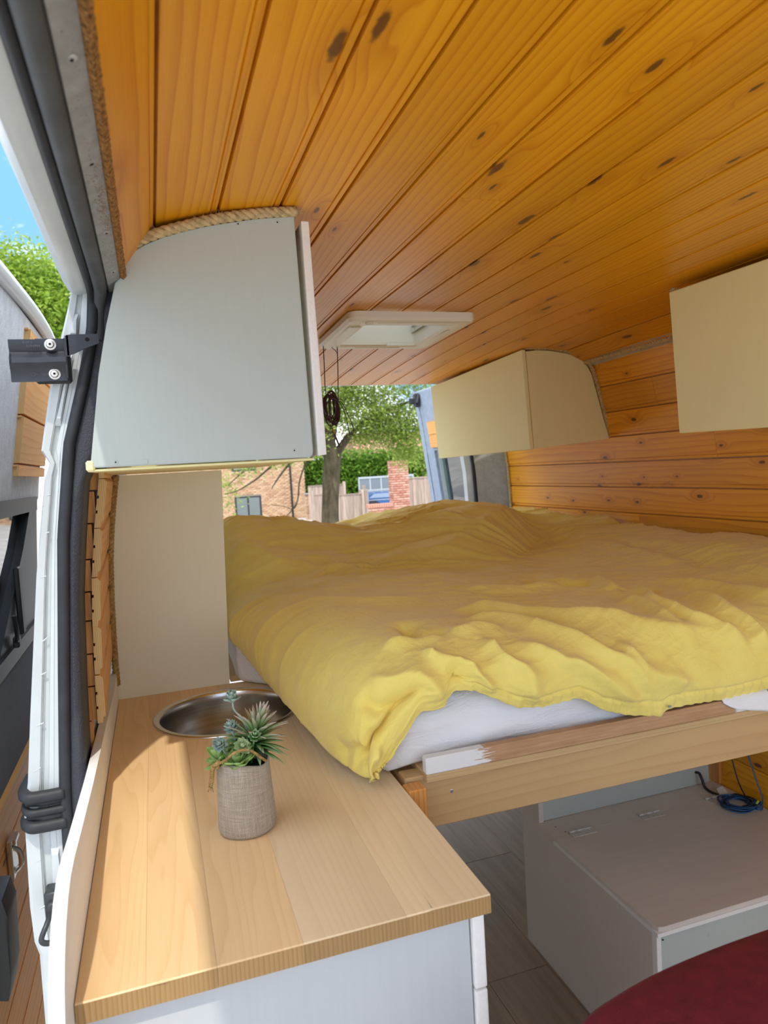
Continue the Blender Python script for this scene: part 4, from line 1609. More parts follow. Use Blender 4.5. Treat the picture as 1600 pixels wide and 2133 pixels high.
# ================================================================ pot plant
PC = Vector((.1045, 1.122, .9002))
pp = root('potted_succulents', PC, 'small artificial succulents in a linen wrapped pot with a twine handle on the worktop', 'plant')
bm = nb()
nn = 72
rings = []
zlev = [0, .004, .010, .03, .055, .08, .10, .112, .1165, .114, .105, .095]
rad = [.041, .0445, .0455, .0450, .0438, .0425, .0418, .0412, .0402, .0392, .039, .039]
uvl = bm.loops.layers.uv.new('UVMap')
for j, (z, r_) in enumerate(zip(zlev, rad)):
    rg = []
    for k in range(nn):
        a = 2 * PI * k / nn
        wv = 1 + .018 * math.sin(3 * a + .6) * min(1, z / .03) + .012 * math.sin(5 * a + 2 + z * 30)
        zz_ = z
        if z > .06:
            # the rim dips and puckers at the back right
            dpk = math.exp(-((math.atan2(math.sin(a - .75), math.cos(a - .75))) / .35) ** 2)
            wv -= .09 * dpk * (z - .06) / .055
            zz_ += (.006 * math.sin(a * 2 + .8) + .004 * math.sin(3 * a) + .004 * dpk) * (z - .06) / .055
        rg.append(bm.verts.new(PC + Vector((r_ * wv * math.cos(a), r_ * .92 * wv * math.sin(a), zz_))))
    rings.append(rg)
for j in range(len(rings) - 1):
    for k in range(nn):
        f = bm.faces.new((rings[j][k], rings[j][(k + 1) % nn], rings[j + 1][(k + 1) % nn], rings[j + 1][k]))
        for lp, (uu, vv) in zip(f.loops, ((k, j), (k + 1, j), (k + 1, j + 1), (k, j + 1))):
            lp[uvl].uv = (uu / nn, zlev[vv] / .1165 if vv <= 8 else 1 + (vv - 8) * .05)
bm.faces.new(rings[0][::-1])
pot = obj('fabric_pot', bm, M['linen'], pp, True)
bm = nb()
lathe(bm, [(.0385, .097), (.03, .101), (.0005, .103)], PC, 32)
obj('soil', bm, plain('dark moss', (.03, .04, .02), .95, .1, var=.4, vscale=300, bump=1, bscale=500), pp, True)


def leaf_mesh(name, L, Wd, th, tip=.25, cup=.3, bend=.0, nz=8):
    """succulent leaf along local +z, flat side facing +y"""
    bm = nb()
    rg = []
    for i in range(nz + 1):
        t = i / nz
        wd = Wd * (math.sin(PI * min(1, (t * (1 - tip) + tip * .25)) ** .8)) if t < .999 else Wd * .04
        wd = Wd * (max(.0, math.sin(PI * (t ** 1.35 * .93 + .05)))) ** .8
        z = L * t
        yb_ = bend * L * t * t
        ht = th * (1 - .7 * t) * (1 if wd > Wd * .2 else .4)
        rg.append([bm.verts.new((-wd / 2, yb_ + cup * wd * .5, z)), bm.verts.new((-wd / 4, yb_ - ht * .2 + cup * wd * .12, z)), bm.verts.new((0, yb_ - ht * .35, z)), bm.verts.new((wd / 4, yb_ - ht * .2 + cup * wd * .12, z)), bm.verts.new((wd / 2, yb_ + cup * wd * .5, z)),
                   bm.verts.new((wd / 4, yb_ - ht, z)), bm.verts.new((0, yb_ - ht * 1.3, z)), bm.verts.new((-wd / 4, yb_ - ht, z))])
    for a, b in zip(rg, rg[1:]):
        for i in range(8):
            bm.faces.new((a[i], a[(i + 1) % 8], b[(i + 1) % 8], b[i]))
    bm.faces.new(rg[0])
    bm.faces.new(rg[-1][::-1])
    bmesh.ops.recalc_face_normals(bm, faces=bm.faces[:])
    me = bpy.data.meshes.new(name)
    bm.to_mesh(me)
    bm.free()
    for p in me.polygons:
        p.use_smooth = True
    return me


def rosette(name, c, axis, leaves, mat, stem_to=None, label=None):
    """c: centre; leaves: rows of (count, mesh, tilt from axis in degrees, inset height)"""
    c = Vector(c)
    bm = nb()
    if stem_to is not None:
        tube(bm, spline([Vector(q) for q in stem_to] + [c], 6), .0016, 7)
    disc(bm, c - Vector(axis).normalized() * .001, axis, .0022, 10, .003)
    st = obj(name, bm, mat, pp, True, loc=c)
    if label:
        tag(st, label)
    qa = Vector(axis).normalized().to_track_quat('Z', 'Y').to_matrix()
    off = 0.0
    for cnt, me, tilt, h in leaves:
        off += .9
        for k in range(cnt):
            o = bpy.data.objects.new('leaf', me)
            COL.objects.link(o)
            if len(me.materials) == 0:
                me.materials.append(mat)
            o.parent = st
            az = 2 * PI * k / cnt + off + rng.uniform(-.12, .12)
            tl = math.radians(tilt + rng.uniform(-7, 7))
            R = qa @ Matrix.Rotation(az, 3, 'Z') @ Matrix.Rotation(tl, 3, 'X')
            s_ = rng.uniform(.88, 1.1)
            o.matrix_local = Matrix.Translation(qa @ Vector((0, 0, h))) @ R.to_4x4() @ Matrix.Scale(s_, 4)
    return st


P_ = lambda x, y, z: PC + Vector((x, y, z))
# the rotation about X by a positive angle leans +z towards -y, so the leaf's inner (+y) side faces the axis
sp_in = leaf_mesh('spiky_leaf', .044, .0078, .0018, cup=.35, bend=-.10)
sp_mid = leaf_mesh('spiky_leaf_long', .054, .0084, .0018, cup=.35, bend=-.30)
sp_out = leaf_mesh('spiky_leaf_low', .052, .0084, .0018, cup=.35, bend=-.42)
for me in (sp_in, sp_mid):
    me.materials.append(M['spiky'])
sp_out.materials.append(M['spiky_green'])
st = rosette('spiky_rosette', P_(.018, .008, .124), (.32, .10, 1), [(7, sp_in, 10, .030), (11, sp_in, 24, .024), (14, sp_mid, 36, .016), (15, sp_mid, 50, .010), (15, sp_out, 58, .004), (14, sp_out, 66, .0), (10, sp_out, 74, -.003)], M['spiky'],
             [P_(.012, .004, .098)], 'spiky rosette with pink tips')
w1 = leaf_mesh('broad_leaf', .030, .021, .004, cup=.35, bend=-.06)
w2 = leaf_mesh('broad_leaf_inner', .022, .015, .004, cup=.45, bend=.02)
rosette('broad_rosette', P_(-.008, -.016, .109), (-.12, -.20, 1), [(4, w2, 12, .006), (5, w2, 30, .005), (6, w1, 46, .003), (7, w1, 60, .001)], M['succ_green'], None, 'broad leaved pale green rosette')
w3 = leaf_mesh('pointed_leaf', .034, .019, .004, cup=.3, bend=-.08)
rosette('broad_rosette', P_(-.026, .004, .106), (-.55, .0, 1), [(4, w3, 14, .006), (6, w3, 36, .003), (7, w3, 56, .001)], M['succ_green'], None, 'pointed bright green rosette')
s1 = leaf_mesh('small_leaf', .0135, .0085, .003, cup=.4, bend=.12)
s2 = leaf_mesh('small_leaf_inner', .0095, .0065, .003, cup=.45, bend=.18)
rosette('small_rosette', P_(-.034, -.012, .146), (-.30, -.70, .75), [(4, s2, 8, .003), (6, s2, 28, .002), (8, s1, 50, .0), (9, s1, 76, -.001)], M['succ_blue'], [P_(-.014, -.006, .10), P_(-.026, -.008, .128)], 'blue grey rosette on a stem')
s3 = leaf_mesh('small_leaf_pale', .0140, .0085, .003, cup=.4, bend=.12)
s4 = leaf_mesh('small_leaf_pale_inner', .0095, .0065, .003, cup=.45, bend=.18)
rosette('small_rosette', P_(-.001, -.022, .141), (-.05, -.80, .60), [(4, s4, 8, .003), (6, s4, 28, .002), (8, s3, 50, .0), (10, s3, 76, -.001)], M['succ_pale'], [P_(.0, -.012, .10)], 'pale yellow green rosette at the front')
s5 = leaf_mesh('small_leaf_teal', .0150, .0070, .002, cup=.4, bend=.1)
rosette('small_rosette', P_(-.012, .012, .160), (-.35, -.15, 1), [(5, s5, 20, .002), (7, s5, 48, .0), (8, s5, 74, -.002)], M['succ_blue'], [P_(-.004, .006, .11)], 'small teal rosette behind')
s7 = leaf_mesh('small_leaf_mid', .0120, .0065, .002, cup=.4, bend=.1)
rosette('small_rosette', P_(.018, -.020, .152), (.15, -.55, .9), [(5, s7, 18, .002), (7, s7, 46, .0), (7, s7, 74, -.002)], M['spiky_green'], [P_(.012, -.01, .11)], 'tiny green rosette before the spiky one')
s6 = leaf_mesh('bud_leaf', .0165, .0110, .0035, cup=.4, bend=.06)
rosette('bud', P_(-.006, .040, .197), (-.06, -.05, 1), [(3, s6, 16, .001), (5, s6, 40, .0), (4, s6, 74, -.001)], M['succ_blue'], [P_(.010, .018, .11), P_(.012, .026, .148), P_(.004, .035, .168), P_(-.005, .039, .182)], 'succulent bud on a tall bent stem')
# twine handle
bm = nb()
hpts = spline([P_(-.043, -.014, .118), P_(-.032, -.030, .126), P_(-.016, -.036, .138), P_(.0, -.037, .141), P_(.012, -.037, .136), P_(.024, -.036, .124), P_(.033, -.022, .112)], 8)
rope(bm, hpts, .0022, .009, 5)
rope(bm, spline([P_(-.040, -.017, .120), P_(-.048, -.016, .112), P_(-.050, -.014, .098), P_(-.053, -.014, .084)], 8), .0036, .012, 5)
rope(bm, spline([P_(-.036, -.020, .122), P_(-.043, -.026, .122), P_(-.048, -.018, .117), P_(-.044, -.010, .114), P_(-.038, -.014, .121), P_(-.042, -.024, .114)], 6), .0030, .010, 5)
for k_ in range(14):
    p0 = P_(-.053, -.014, .085) + Vector(rng.uniform(-.003, .003, 3))
    tube(bm, [p0, p0 + Vector((rng.uniform(-.004, .002), rng.uniform(-.003, .003), -rng.uniform(.004, .010)))], .0005, 4)
tag(obj('twine_handle', bm, M['sisal_dark'], pp, True), 'knotted brown twine handle')

# ================================================================ bed: frame, mattress, duvet
bf = root('bed_frame', (.42, 1.15, .8), 'wooden bed frame with a half painted edge board above a plain beam', 'bed frame')
bm = nb()
bx(bm, .388, 1.838, 1.168, 1.205, .806, .9055, .0015)
obj('front_beam', bm, M['bed_beam'], bf)
bm = nb()
disc(bm, (.476, 1.1682, .866), (0, -1, 0), .0035, 12, .0006)
so = obj('screw', bm, M['zinc'], bf)
bm = nb()
bx(bm, .423, 1.838, 1.151, 3.28, .8975, .9118, .0012)
bx(bm, .165, .4225, 1.962, 3.28, .8975, .9118, .0012)
obj('platform', bm, M['pale_strip'], bf)
bm = nb()
bx(bm, .423, 1.838, 1.150, 1.170, .9122, .9425, .0018)
o = obj('edge_board', bm, M['edgeboard'], bf, loc=(.423, 1.15, .9118))
tag(o, 'edge board with worn white paint at its left end')
bm = nb()
bx(bm, .379, .413, 1.126, 1.160, .0, .9015, .002)
tag(obj('leg', bm, M['pine_batten'], bf), 'square pine post')
bm = nb()
bx(bm, .395, .43, 3.20, 3.24, .0, .895, .002)
obj('leg', bm, M['pine_batten'], bf)
bm = nb()
bx(bm, .388, .44, 1.205, 3.28, .83, .8965, .002)
obj('side_rail', bm, M['bed_beam'], bf)
def vnoise(X, Y, seed):
    """smooth 2D value noise in [-1,1]"""
    r = np.random.RandomState(seed)
    T = r.uniform(-1, 1, (256, 256))
    xi, yi = np.floor(X).astype(int), np.floor(Y).astype(int)
    fx, fy = X - xi, Y - yi
    fx, fy = fx * fx * fx * (fx * (fx * 6 - 15) + 10), fy * fy * fy * (fy * (fy * 6 - 15) + 10)
    g = lambda a, b: T[a % 256, b % 256]
    return (g(xi, yi) * (1 - fx) + g(xi + 1, yi) * fx) * (1 - fy) + (g(xi, yi + 1) * (1 - fx) + g(xi + 1, yi + 1) * fx) * fy


def ridged(X, Y, seed, octv=3):
    s, a, t = 0, 1.0, 0
    for k in range(octv):
        s = s + a * (1 - np.abs(vnoise(X * 2 ** k, Y * 2 ** k, seed + k))) ** 2
        t += a
        a *= 0.5
    return s / t


HEM_X = [.25, .295, .321, .348, .372, .396, .416, .426, .444, .467, .472, .487, .525, .558, .610, .665, .739, .762, .791, .845, .924, .942, 1.018, 1.104, 1.167, 1.206, 1.40, 1.60, 1.85]
HEM_Z = [.930, .926, .929, .941, .962, .988, 1.019, 1.029, 1.025, 1.028, 1.040, 1.054, 1.049, 1.032, 1.003, .995, 1.001, .990, .970, .952, .936, .948, .947, .944, .946, .949, .950, .955, .97]
LE_Y = [1.10, 1.17, 1.25, 1.4, 1.6, 1.75, 1.87, 1.95, 2.2, 3.4]
LE_X = [.305, .298, .284, .262, .239, .207, .187, .172, .172, .172]
LE_Z = [.924, .924, .924, .938, .953, .986, 1.001, 1.014, 1.02, 1.02]
RE_Y = [1.1, 1.3, 1.75, 2.2, 2.6, 3.0, 3.4]
RE_Z = [1.08, 1.14, 1.172, 1.172, 1.185, 1.21, 1.21]
PIL_X = [.17, .30, .50, .62, .77, .90, 1.02, 1.12, 1.24, 1.42, 1.57, 1.70, 1.84]
PIL_Z = [1.305, 1.300, 1.280, 1.250, 1.222, 1.232, 1.262, 1.288, 1.303, 1.275, 1.237, 1.210, 1.20]
DUV_Y1 = 3.28
Rl, Rf = .15, .17


def smooth01(t):
    t = np.clip(t, 0, 1)
    return t * t * (3 - 2 * t)


def duvet_top(x, y):
    base = 1.118 + .02 * np.sin(x * 3.1 + .4) + .035 * smooth01((x - 1.2) / .6) - .02 * smooth01((.5 - x) / .3) + .018 * smooth01((y - 1.45) / .3) - .022 * np.exp(-((y - 2.12) / .22) ** 2) * smooth01((1.5 - x) / .5)
    y0 = 2.16 + .10 * np.sin((x - .2) * 2.0) + .55 * smooth01((x - 1.15) / .6)
    ridge = np.interp(x, PIL_X, PIL_Z)
    t = np.clip((y - y0) / np.maximum(2.66 - y0, .30), 0, 1)
    up = np.sin(t * np.pi / 2) ** 1.25
    z = base + (ridge - base) * up
    back = smooth01((y - 2.85) / .35)
    z = z - back * (.045 - .035 * np.exp(-((x - .95) / .22) ** 2))
    re = np.interp(y, RE_Y, RE_Z)
    wgt = smooth01((x - 1.45) / .36)
    return z * (1 - wgt) + re * wgt


def duvet_base(nu=300, nv=320):
    u = np.linspace(0, 1, nu)
    v = np.linspace(0, 1, nv)
    U, V = np.meshgrid(u, v)           # rows: v
    uL, vF = .16, .36
    b = np.clip(U / uL, 0, 1) * np.pi / 2
    a = np.clip(V / vF, 0, 1) * np.pi / 2
    yf = 1.152
    y = yf + Rf * (1 - np.cos(a)) + (DUV_Y1 - yf - Rf) * np.clip((V - vF) / (1 - vF), 0, 1) ** 1.15
    xl = np.interp(y, LE_Y, LE_X)
    xr = np.interp(y, [1.1, 1.6, 3.4], [1.80, 1.815, 1.815])
    x = xl + Rl * (1 - np.cos(b)) + (xr - xl - Rl) * np.clip((U - uL) / (1 - uL), 0, 1)
    # wavy front hem
    wl, wf = 1 - np.sin(b), 1 - np.sin(a)
    zl = np.interp(y, LE_Y, LE_Z)
    zh = np.interp(x, HEM_X, HEM_Z)
    ze = (wl * zl + wf * zh) / (wl + wf + 1e-6)
    ze = np.where(wl + wf < 1e-5, zh, ze)
    p = 2.2
    f = 1 - np.clip((wl ** p + wf ** p) ** (1 / p), 0, 1)
    zt = duvet_top(x, y)
    z = ze + (zt - ze) * f
    # soft corner in plan
    c = wl * wf
    x = x + .055 * c
    y = y + .035 * c
    # the front face bellies out a little
    bel = np.sin(np.clip(a / (np.pi / 2), 0, 1) * np.pi) * .030
    y = y - bel * (a < np.pi / 2)
    bel2 = np.sin(np.clip(b / (np.pi / 2), 0, 1) * np.pi) * .016
    x = x - bel2 * (b < np.pi / 2)
    T = np.where(V < vF, -(1 - V / vF) * .26, y - yf - Rf)
    S = np.where(U < uL, xl + .15 - (1 - U / uL) * .235, x)
    return x, y, z, S, T


# mattress in a fitted white sheet
def outline_offset(P, d):
    n = len(P)
    out = []
    for i in range(n):
        a, b, c = Vector(P[i - 1]), Vector(P[i]), Vector(P[(i + 1) % n])
        t = ((b - a).normalized() + (c - b).normalized())
        t = t.normalized() if t.length > 1e-9 else (c - a).normalized()
        nn_ = Vector((t.y, -t.x))
        out.append(b - nn_ * d)
    return out


def resample(P, step):
    P = [Vector(p) for p in P]
    out = []
    for i in range(len(P)):
        a, b = P[i], P[(i + 1) % len(P)]
        m = max(1, int((b - a).length / step))
        for k in range(m):
            out.append(a + (b - a) * k / m)
    return out


cor = [Vector((1.81, 1.188)), Vector((1.81, 3.26)), Vector((.20, 3.26)), Vector((.178, 1.975)), Vector((.185, 1.93)), Vector((.25, 1.86)), Vector((.305, 1.70)), Vector((.33, 1.45)), Vector((.345, 1.25)), Vector((.365, 1.205)), Vector((.40, 1.188))]
cor = resample(cor, .012)
bm = nb()
lev = [(.9122, .010), (.916, .006), (.922, .003), (.935, .0), (.955, .0), (.975, .0), (.995, .001), (1.015, .003), (1.032, .010), (1.043, .022), (1.048, .040)]
rg = []
for zz_, ins in lev:
    off = outline_offset(cor, -ins) if False else outline_offset(cor, ins)
    ring_ = []
    for i, p in enumerate(off):
        X, Z = np.array([p.x * 7.0 + p.y * 3]), np.array([zz_ * 26 + p.x * 5.0])
        dq = .009 * vnoise(X, Z, 31)[0] + .016 * (ridged(np.array([p.x * 3.2 + zz_ * 6.0]), np.array([zz_ * 15.0 - p.x * 3.2]), 77, 2)[0] - .55)
        if p.y > 1.3:
            dq *= .3
        dq = max(dq, -.012)
        bul = .004 * math.sin(PI * min(1, max(0, (zz_ - .913) / .135)))
        sag = .0088 * min(1, max(0, (.40 - p.x) / .03)) * (p.y < 1.99) * (zz_ < .93)
        ring_.append(bm.verts.new((p.x, p.y - (dq + bul) if p.y < 1.3 else p.y, zz_ - sag + .3 * dq * (zz_ > .93))))
    rg.append(ring_)
n_ = len(rg[0])
for a, b in zip(rg, rg[1:]):
    for i in range(n_):
        bm.faces.new((a[i], a[(i + 1) % n_], b[(i + 1) % n_], b[i]))
bm.faces.new(rg[0][::-1])
bm.faces.new(rg[-1])
mt = obj('mattress', bm, M['sheet'], None, False, loc=(1.0, 2.2, .913))
for p in mt.data.polygons:
    p.use_smooth = len(p.vertices) == 4
tag(mt, 'mattress in a white fitted sheet lying on the wooden bed frame under the yellow duvet', 'mattress')
# a loose fold of the sheet lying over the edge board
bm = nb()
nx_, ny_ = 40, 12
g_ = []
for i in range(nx_ + 1):
    x = 1.075 + .70 * i / nx_
    low = interp(x, [1.075, 1.10, 1.15, 1.21, 1.5, 1.8], [.940, .924, .912, .901, .892, .89])
    col_ = []
    for j in range(ny_ + 1):
        t = j / ny_
        if t < .45:
            q = (x, 1.215 - .064 * t / .45, .958 - .012 * (t / .45) ** 2)
        else:
            s_ = (t - .45) / .55
            q = (x, 1.1505 - .006 * math.sin(s_ * PI * .5) - .0015 * math.sin(x * 60 + s_ * 4) * s_, .946 + (low - .946) * s_)
        col_.append(bm.verts.new(q))
    g_.append(col_)
for i in range(nx_):
    for j in range(ny_):
        bm.faces.new((g_[i][j], g_[i + 1][j], g_[i + 1][j + 1], g_[i][j + 1]))
o = obj('loose_sheet', bm, M['sheet'], mt, True)
sm = o.modifiers.new('thickness', 'SOLIDIFY')
sm.thickness = .002

# duvet
x_, y_, z_, S_, T_ = duvet_base(380, 520)
FOLDS = [  # polyline in sheet coordinates, height, half width
    ([(.572, -.077), (.597, -.154), (.666, -.235)], .016, .022),
    ([(.646, -.099), (.717, -.165), (.794, -.194), (.865, -.222)], .014, .018),
    ([(.60, .02), (.638, .01), (.726, -.038), (.778, -.12), (.846, -.158), (.90, -.20)], .016, .022),
    ([(.62, .12), (.683, .106), (.812, -.018), (.914, -.059), (.999, -.097), (1.10, -.13)], .018, .026),
    ([(.853, -.104), (.89, -.163), (1.005, -.219)], .014, .02),
    ([(1.193, .055), (1.172, -.074), (1.203, -.16)], .022, .03),
    ([(1.021, .048), (.998, -.086)], .014, .02),
    ([(1.164, .381), (1.111, .267), (1.036, .084)], .014, .02),
    ([(1.136, .217), (1.048, -.013), (1.068, -.077), (1.154, -.154)], .020, .024),
    ([(.468, .052), (.470, -.035), (.53, -.05)], -.022, .022),
    ([(.40, -.06), (.431, -.055), (.491, -.058), (.578, -.036), (.645, -.047)], .012, .016),
    ([(.319, -.12), (.352, -.149), (.385, -.178), (.43, -.19)], -.020, .012),
    ([(.216, -.125), (.27, -.170), (.341, -.19), (.40, -.186)], -.024, .014),
    ([(.197, -.059), (.240, -.12), (.269, -.158)], -.012, .014),
    ([(.24, -.20), (.30, -.215), (.35, -.235)], .014, .014),
    ([(.488, -.142), (.487, -.185), (.494, -.24)], -.018, .014),
    ([(.520, -.15), (.530, -.20), (.55, -.25)], .012, .014),
    ([(.444, -.097), (.481, -.131), (.529, -.169)], .014, .016),
    ([(.36, -.10), (.40, -.13), (.44, -.17), (.455, -.23)], .012, .018),
    ([(1.60, 1.396), (1.615, 1.003), (1.60, .555), (1.627, .302)], .006, .06),
    ([(1.583, .893), (1.507, .435), (1.469, .176)], -.006, .04),
    ([(1.583, 1.115), (1.494, .62), (1.452, .259), (1.47, .098)], .006, .035),
    ([(.254, 1.229), (.359, 1.10), (.579, 1.05), (.876, 1.126), (1.167, 1.198)], -.012, .05),
    ([(.244, 1.156), (.347, .993), (.513, .893), (.70, .90)], .010, .03),
    ([(.686, 1.00), (.941, 1.02), (1.161, 1.105), (1.40, 1.30)], .010, .03),
    ([(.30, 1.32), (.50, 1.22), (.75, 1.20), (1.0, 1.30)], .010, .04),
    ([(.21, .883), (.336, .471), (.461, .293), (.629, .276)], .006, .03),
    ([(.308, .745), (.441, .49), (.638, .508), (.9, .56)], .006, .03),
    ([(.72, .32), (.86, .27), (1.0, .30)], .010, .03),
    ([(.95, .42), (1.04, .33), (1.10, .36)], -.028, .035),
    ([(1.06, .20), (1.12, .16), (1.22, .20)], -.022, .028),
    ([(1.30, .30), (1.34, .10), (1.36, -.06), (1.42, -.16)], .016, .03),
    ([(1.50, .25), (1.52, .02), (1.56, -.12)], .014, .03),
]
disp = np.zeros_like(x_)
for pl_, amp, wd in FOLDS:
    P = np.array(pl_)
    wS = S_ + .012 * vnoise(S_ * 18, T_ * 18, 5)
    wT = T_ + .012 * vnoise(S_ * 18, T_ * 18, 6)
    best = np.full(x_.shape, 9.0)
    along = np.zeros_like(x_)
    n_ = len(P) - 1
    for i in range(n_):
        a, b = P[i], P[i + 1]
        ab = b - a
        t = np.clip(((wS - a[0]) * ab[0] + (wT - a[1]) * ab[1]) / (ab @ ab), 0, 1)
        d = np.hypot(wS - a[0] - ab[0] * t, wT - a[1] - ab[1] * t)
        m = d < best
        best = np.where(m, d, best)
        along = np.where(m, (i + t) / n_, along)
    tap = np.clip(np.minimum(along, 1 - along) * 5 + .15, 0, 1)
    ww = wd * (.6 + .4 * tap)
    disp += 1.35 * amp * tap * np.exp(-(best / ww) ** 1.6)
# fine creases: pulled mostly along x on the flat, slanting on the front drape
fl = smooth01((T_ + .02) / .2)
Q1 = ridged(S_ * 5.0 + .6 * vnoise(S_ * 3, T_ * 3, 9), T_ * 17 + S_ * 2 + 1.2 * vnoise(S_ * 4, T_ * 4, 8), 21, 3) - .5
Q2 = ridged((S_ + T_ * .9) * 9.0 + .5 * vnoise(S_ * 6, T_ * 6, 3), (T_ - S_ * .45) * 22 + .8 * vnoise(S_ * 7, T_ * 7, 4), 41, 3) - .5
Q3 = ridged((S_ - .8 * T_) * 12, (T_ + S_ * .8) * 26 + .8 * vnoise(S_ * 9, T_ * 9, 14), 61, 3) - .5
mask = .45 + .55 * smooth01(vnoise(S_ * 4.5, T_ * 4.5, 17) * .8 + .5)
left = smooth01((S_ - .22) / .25)
disp += (.0080 * Q1 * fl * mask + .0045 * Q2 * (1 - fl) * (.2 + .8 * left) + .0022 * Q3 * mask * (.3 + .7 * left))
disp += .009 * vnoise(S_ * 5.5, T_ * 5.5, 51) * (.3 + .7 * left) + .0028 * vnoise(S_ * 14, T_ * 14, 52)
# close crinkles on the flat and sagging creases over the pillows
Q4 = ridged(S_ * 8 + .7 * vnoise(S_ * 5, T_ * 5, 33), T_ * 34 + S_ * 4 + 1.5 * vnoise(S_ * 6, T_ * 6, 34), 71, 3) - .5
arc = T_ + .30 * (S_ - .62) ** 2 + .05 * np.sin(S_ * 5)
Q5 = ridged(S_ * 3.0 + .5 * vnoise(S_ * 4, T_ * 4, 35), arc * 15 + .7 * vnoise(S_ * 5, T_ * 5, 36), 81, 2) - .5
pil = smooth01((T_ - .72) / .2)
m4 = smooth01(vnoise(S_ * 3.6, T_ * 3.6, 37) + .45)
disp += .0065 * Q4 * fl * m4 * (1 - .6 * pil) + .030 * Q5 * pil * (.35 + .65 * m4)
# stitched hem band along the free front edge
hemr = smooth01((S_ - .47) / .06)
band = np.clip((T_ + .26) / .028, 0, 1.6)
disp += hemr * (-.0035 * np.exp(-((band - 1.0) / .16) ** 2) + .0022 * np.sin(S_ * 260 + 4 * vnoise(S_ * 20, T_ * 0, 2)) * (band < 1.0))
# normals of the base sheet
VX = np.stack([x_, y_, z_], -1)
du = np.gradient(VX, axis=1)
dv = np.gradient(VX, axis=0)
N_ = np.cross(du, dv)
N_ /= np.linalg.norm(N_, axis=-1, keepdims=True) + 1e-9
if N_[400, 200, 2] < 0:
    N_ = -N_
edge_damp = np.ones_like(x_)
edge_damp[:3] *= np.array([.6, .8, .95])[:, None]
VX = VX + N_ * (disp * edge_damp)[..., None]
VX[..., 0] = np.minimum(VX[..., 0], 1.822)
VX[..., 2] = np.where(VX[..., 2] < .925, .925 - .010 * (1 - np.exp(-(.925 - VX[..., 2]) / .010)), VX[..., 2])
nv_, nu_ = x_.shape
idx = np.arange(nv_ * nu_).reshape(nv_, nu_)
Fq = np.stack([idx[:-1, :-1], idx[:-1, 1:], idx[1:, 1:], idx[1:, :-1]], -1).reshape(-1, 4)
base_ = Vector((1.0, 2.0, 1.0))
me = mesh_np('duvet', VX.reshape(-1, 3) - np.array(base_), Fq)
dv_ = link('duvet', me, M['duvet'], None, True)
dv_.location = base_
tag(dv_, 'crumpled yellow cotton duvet spread over the bed and hanging over the worktop', 'duvet')
sm = dv_.modifiers.new('thickness', 'SOLIDIFY')
sm.thickness = .004
sm.offset = -1
bm = nb()
for x0, z0 in ((.935, .9535), (1.185, .948)):
    bx(bm, x0, x0 + .008, 1.1405, 1.1445, z0, z0 + .005, .0015)
tag(obj('hem_button', bm, plain('grey green popper', (.25, .33, .27), .4), dv_), 'grey green popper on the hem')

# ================================================================ storage bench under the bed
sb_ = root('storage_bench', (1.30, 1.52, 0), 'grey white plywood storage bench with a hinged lid under the bed', 'bench')
bm = nb()
prism(bm, [(1.285, .0), (1.872, .0), (1.872, .80), (1.772, .80), (1.772, .396), (1.285, .396)], 'x', .989, 1.004)
obj('side_panel', bm, M['grey_paint'], sb_)
bm = nb()
bx(bm, .9885, 1.62, 1.271, 1.285, .0, .3905, .001)
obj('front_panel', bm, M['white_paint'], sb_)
bm = nb()
bx(bm, .9868, .9995, 1.2685, 1.285, .0, .390, .001)
obj('corner_strip', bm, M['white_edge'], sb_)
bm = nb()
pts = [(1.62, 1.262), (1.62, 1.686), (.985, 1.686), (.985, 1.279), (.990, 1.266), (1.003, 1.262)]
prism(bm, pts, 'z', .3965, .410)
bmesh.ops.bevel(bm, geom=[e for e in bm.edges if abs(e.verts[0].co.z - e.verts[1].co.z) < 1e-6], offset=.0014, segments=1, affect='EDGES')
lid = obj('lid', bm, M['grey_paint'], sb_)
bm = nb()
prism(bm, [(.983, 1.259), (1.62, 1.259), (1.62, 1.270), (.996, 1.270), (.990, 1.275), (.990, 1.686), (.983, 1.686)], 'z', .3915, .4005)
obj('lid_edging', bm, M['white_edge'], lid)
bm = nb()
pts = [(1.62, 1.687), (1.615, 1.78), (1.60, 1.7865), (.985, 1.772), (.985, 1.687)]
prism(bm, pts, 'z', .3965, .410)
obj('rear_strip', bm, M['grey_paint'], sb_)
bm = nb()
prism(bm, [(.998, .412), (1.598, .412), (1.592, .80), (.998, .80)], 'y', 1.775, 1.788)
obj('back_board', bm, M['white_paint'], sb_)
for x, y in ((1.070, 1.6865), (1.303, 1.6865), (1.54, 1.6865)):
    bm = nb()
    bx(bm, x - .036, x + .036, y - .024, y - .003, .410, .4118, .0005)
    bx(bm, x - .036, x + .036, y + .003, y + .016, .410, .4118, .0005)
    hg = obj('hinge', bm, M['hinge'], sb_)
    bm = nb()
    for k_ in range(3):
        tube(bm, [(x - .036 + .0245 * k_, y, .4135), (x - .036 + .0245 * k_ + .023, y, .4135)], .0035, 8)
    obj('knuckle', bm, M['hinge'], hg, True)
    for dx in (-.022, .0, .022):
        bm = nb()
        disc(bm, (x + dx, y - .014, .4117), (0, 0, 1), .0034, 12, .0012, .0006)
        obj('screw', bm, M['zinc'], hg)
for x, z in ((1.004, .376), (1.004, .20), (1.13, .352)):
    bm = nb()
    disc(bm, (x, 1.2712 if x > 1.01 else 1.2688, z), (0, -1, 0), .004 if x > 1.01 else .002, 12, .0004)
    obj('nail_hole', bm, M['primer'] if x > 1.01 else M['dark'], sb_)
for x, y in ((1.02, 1.735), (1.03, 1.70)):
    bm = nb()
    disc(bm, (x, y, .4098), (0, 0, 1), .002, 10, .0005)
    obj('nail_hole', bm, M['dark'], sb_)

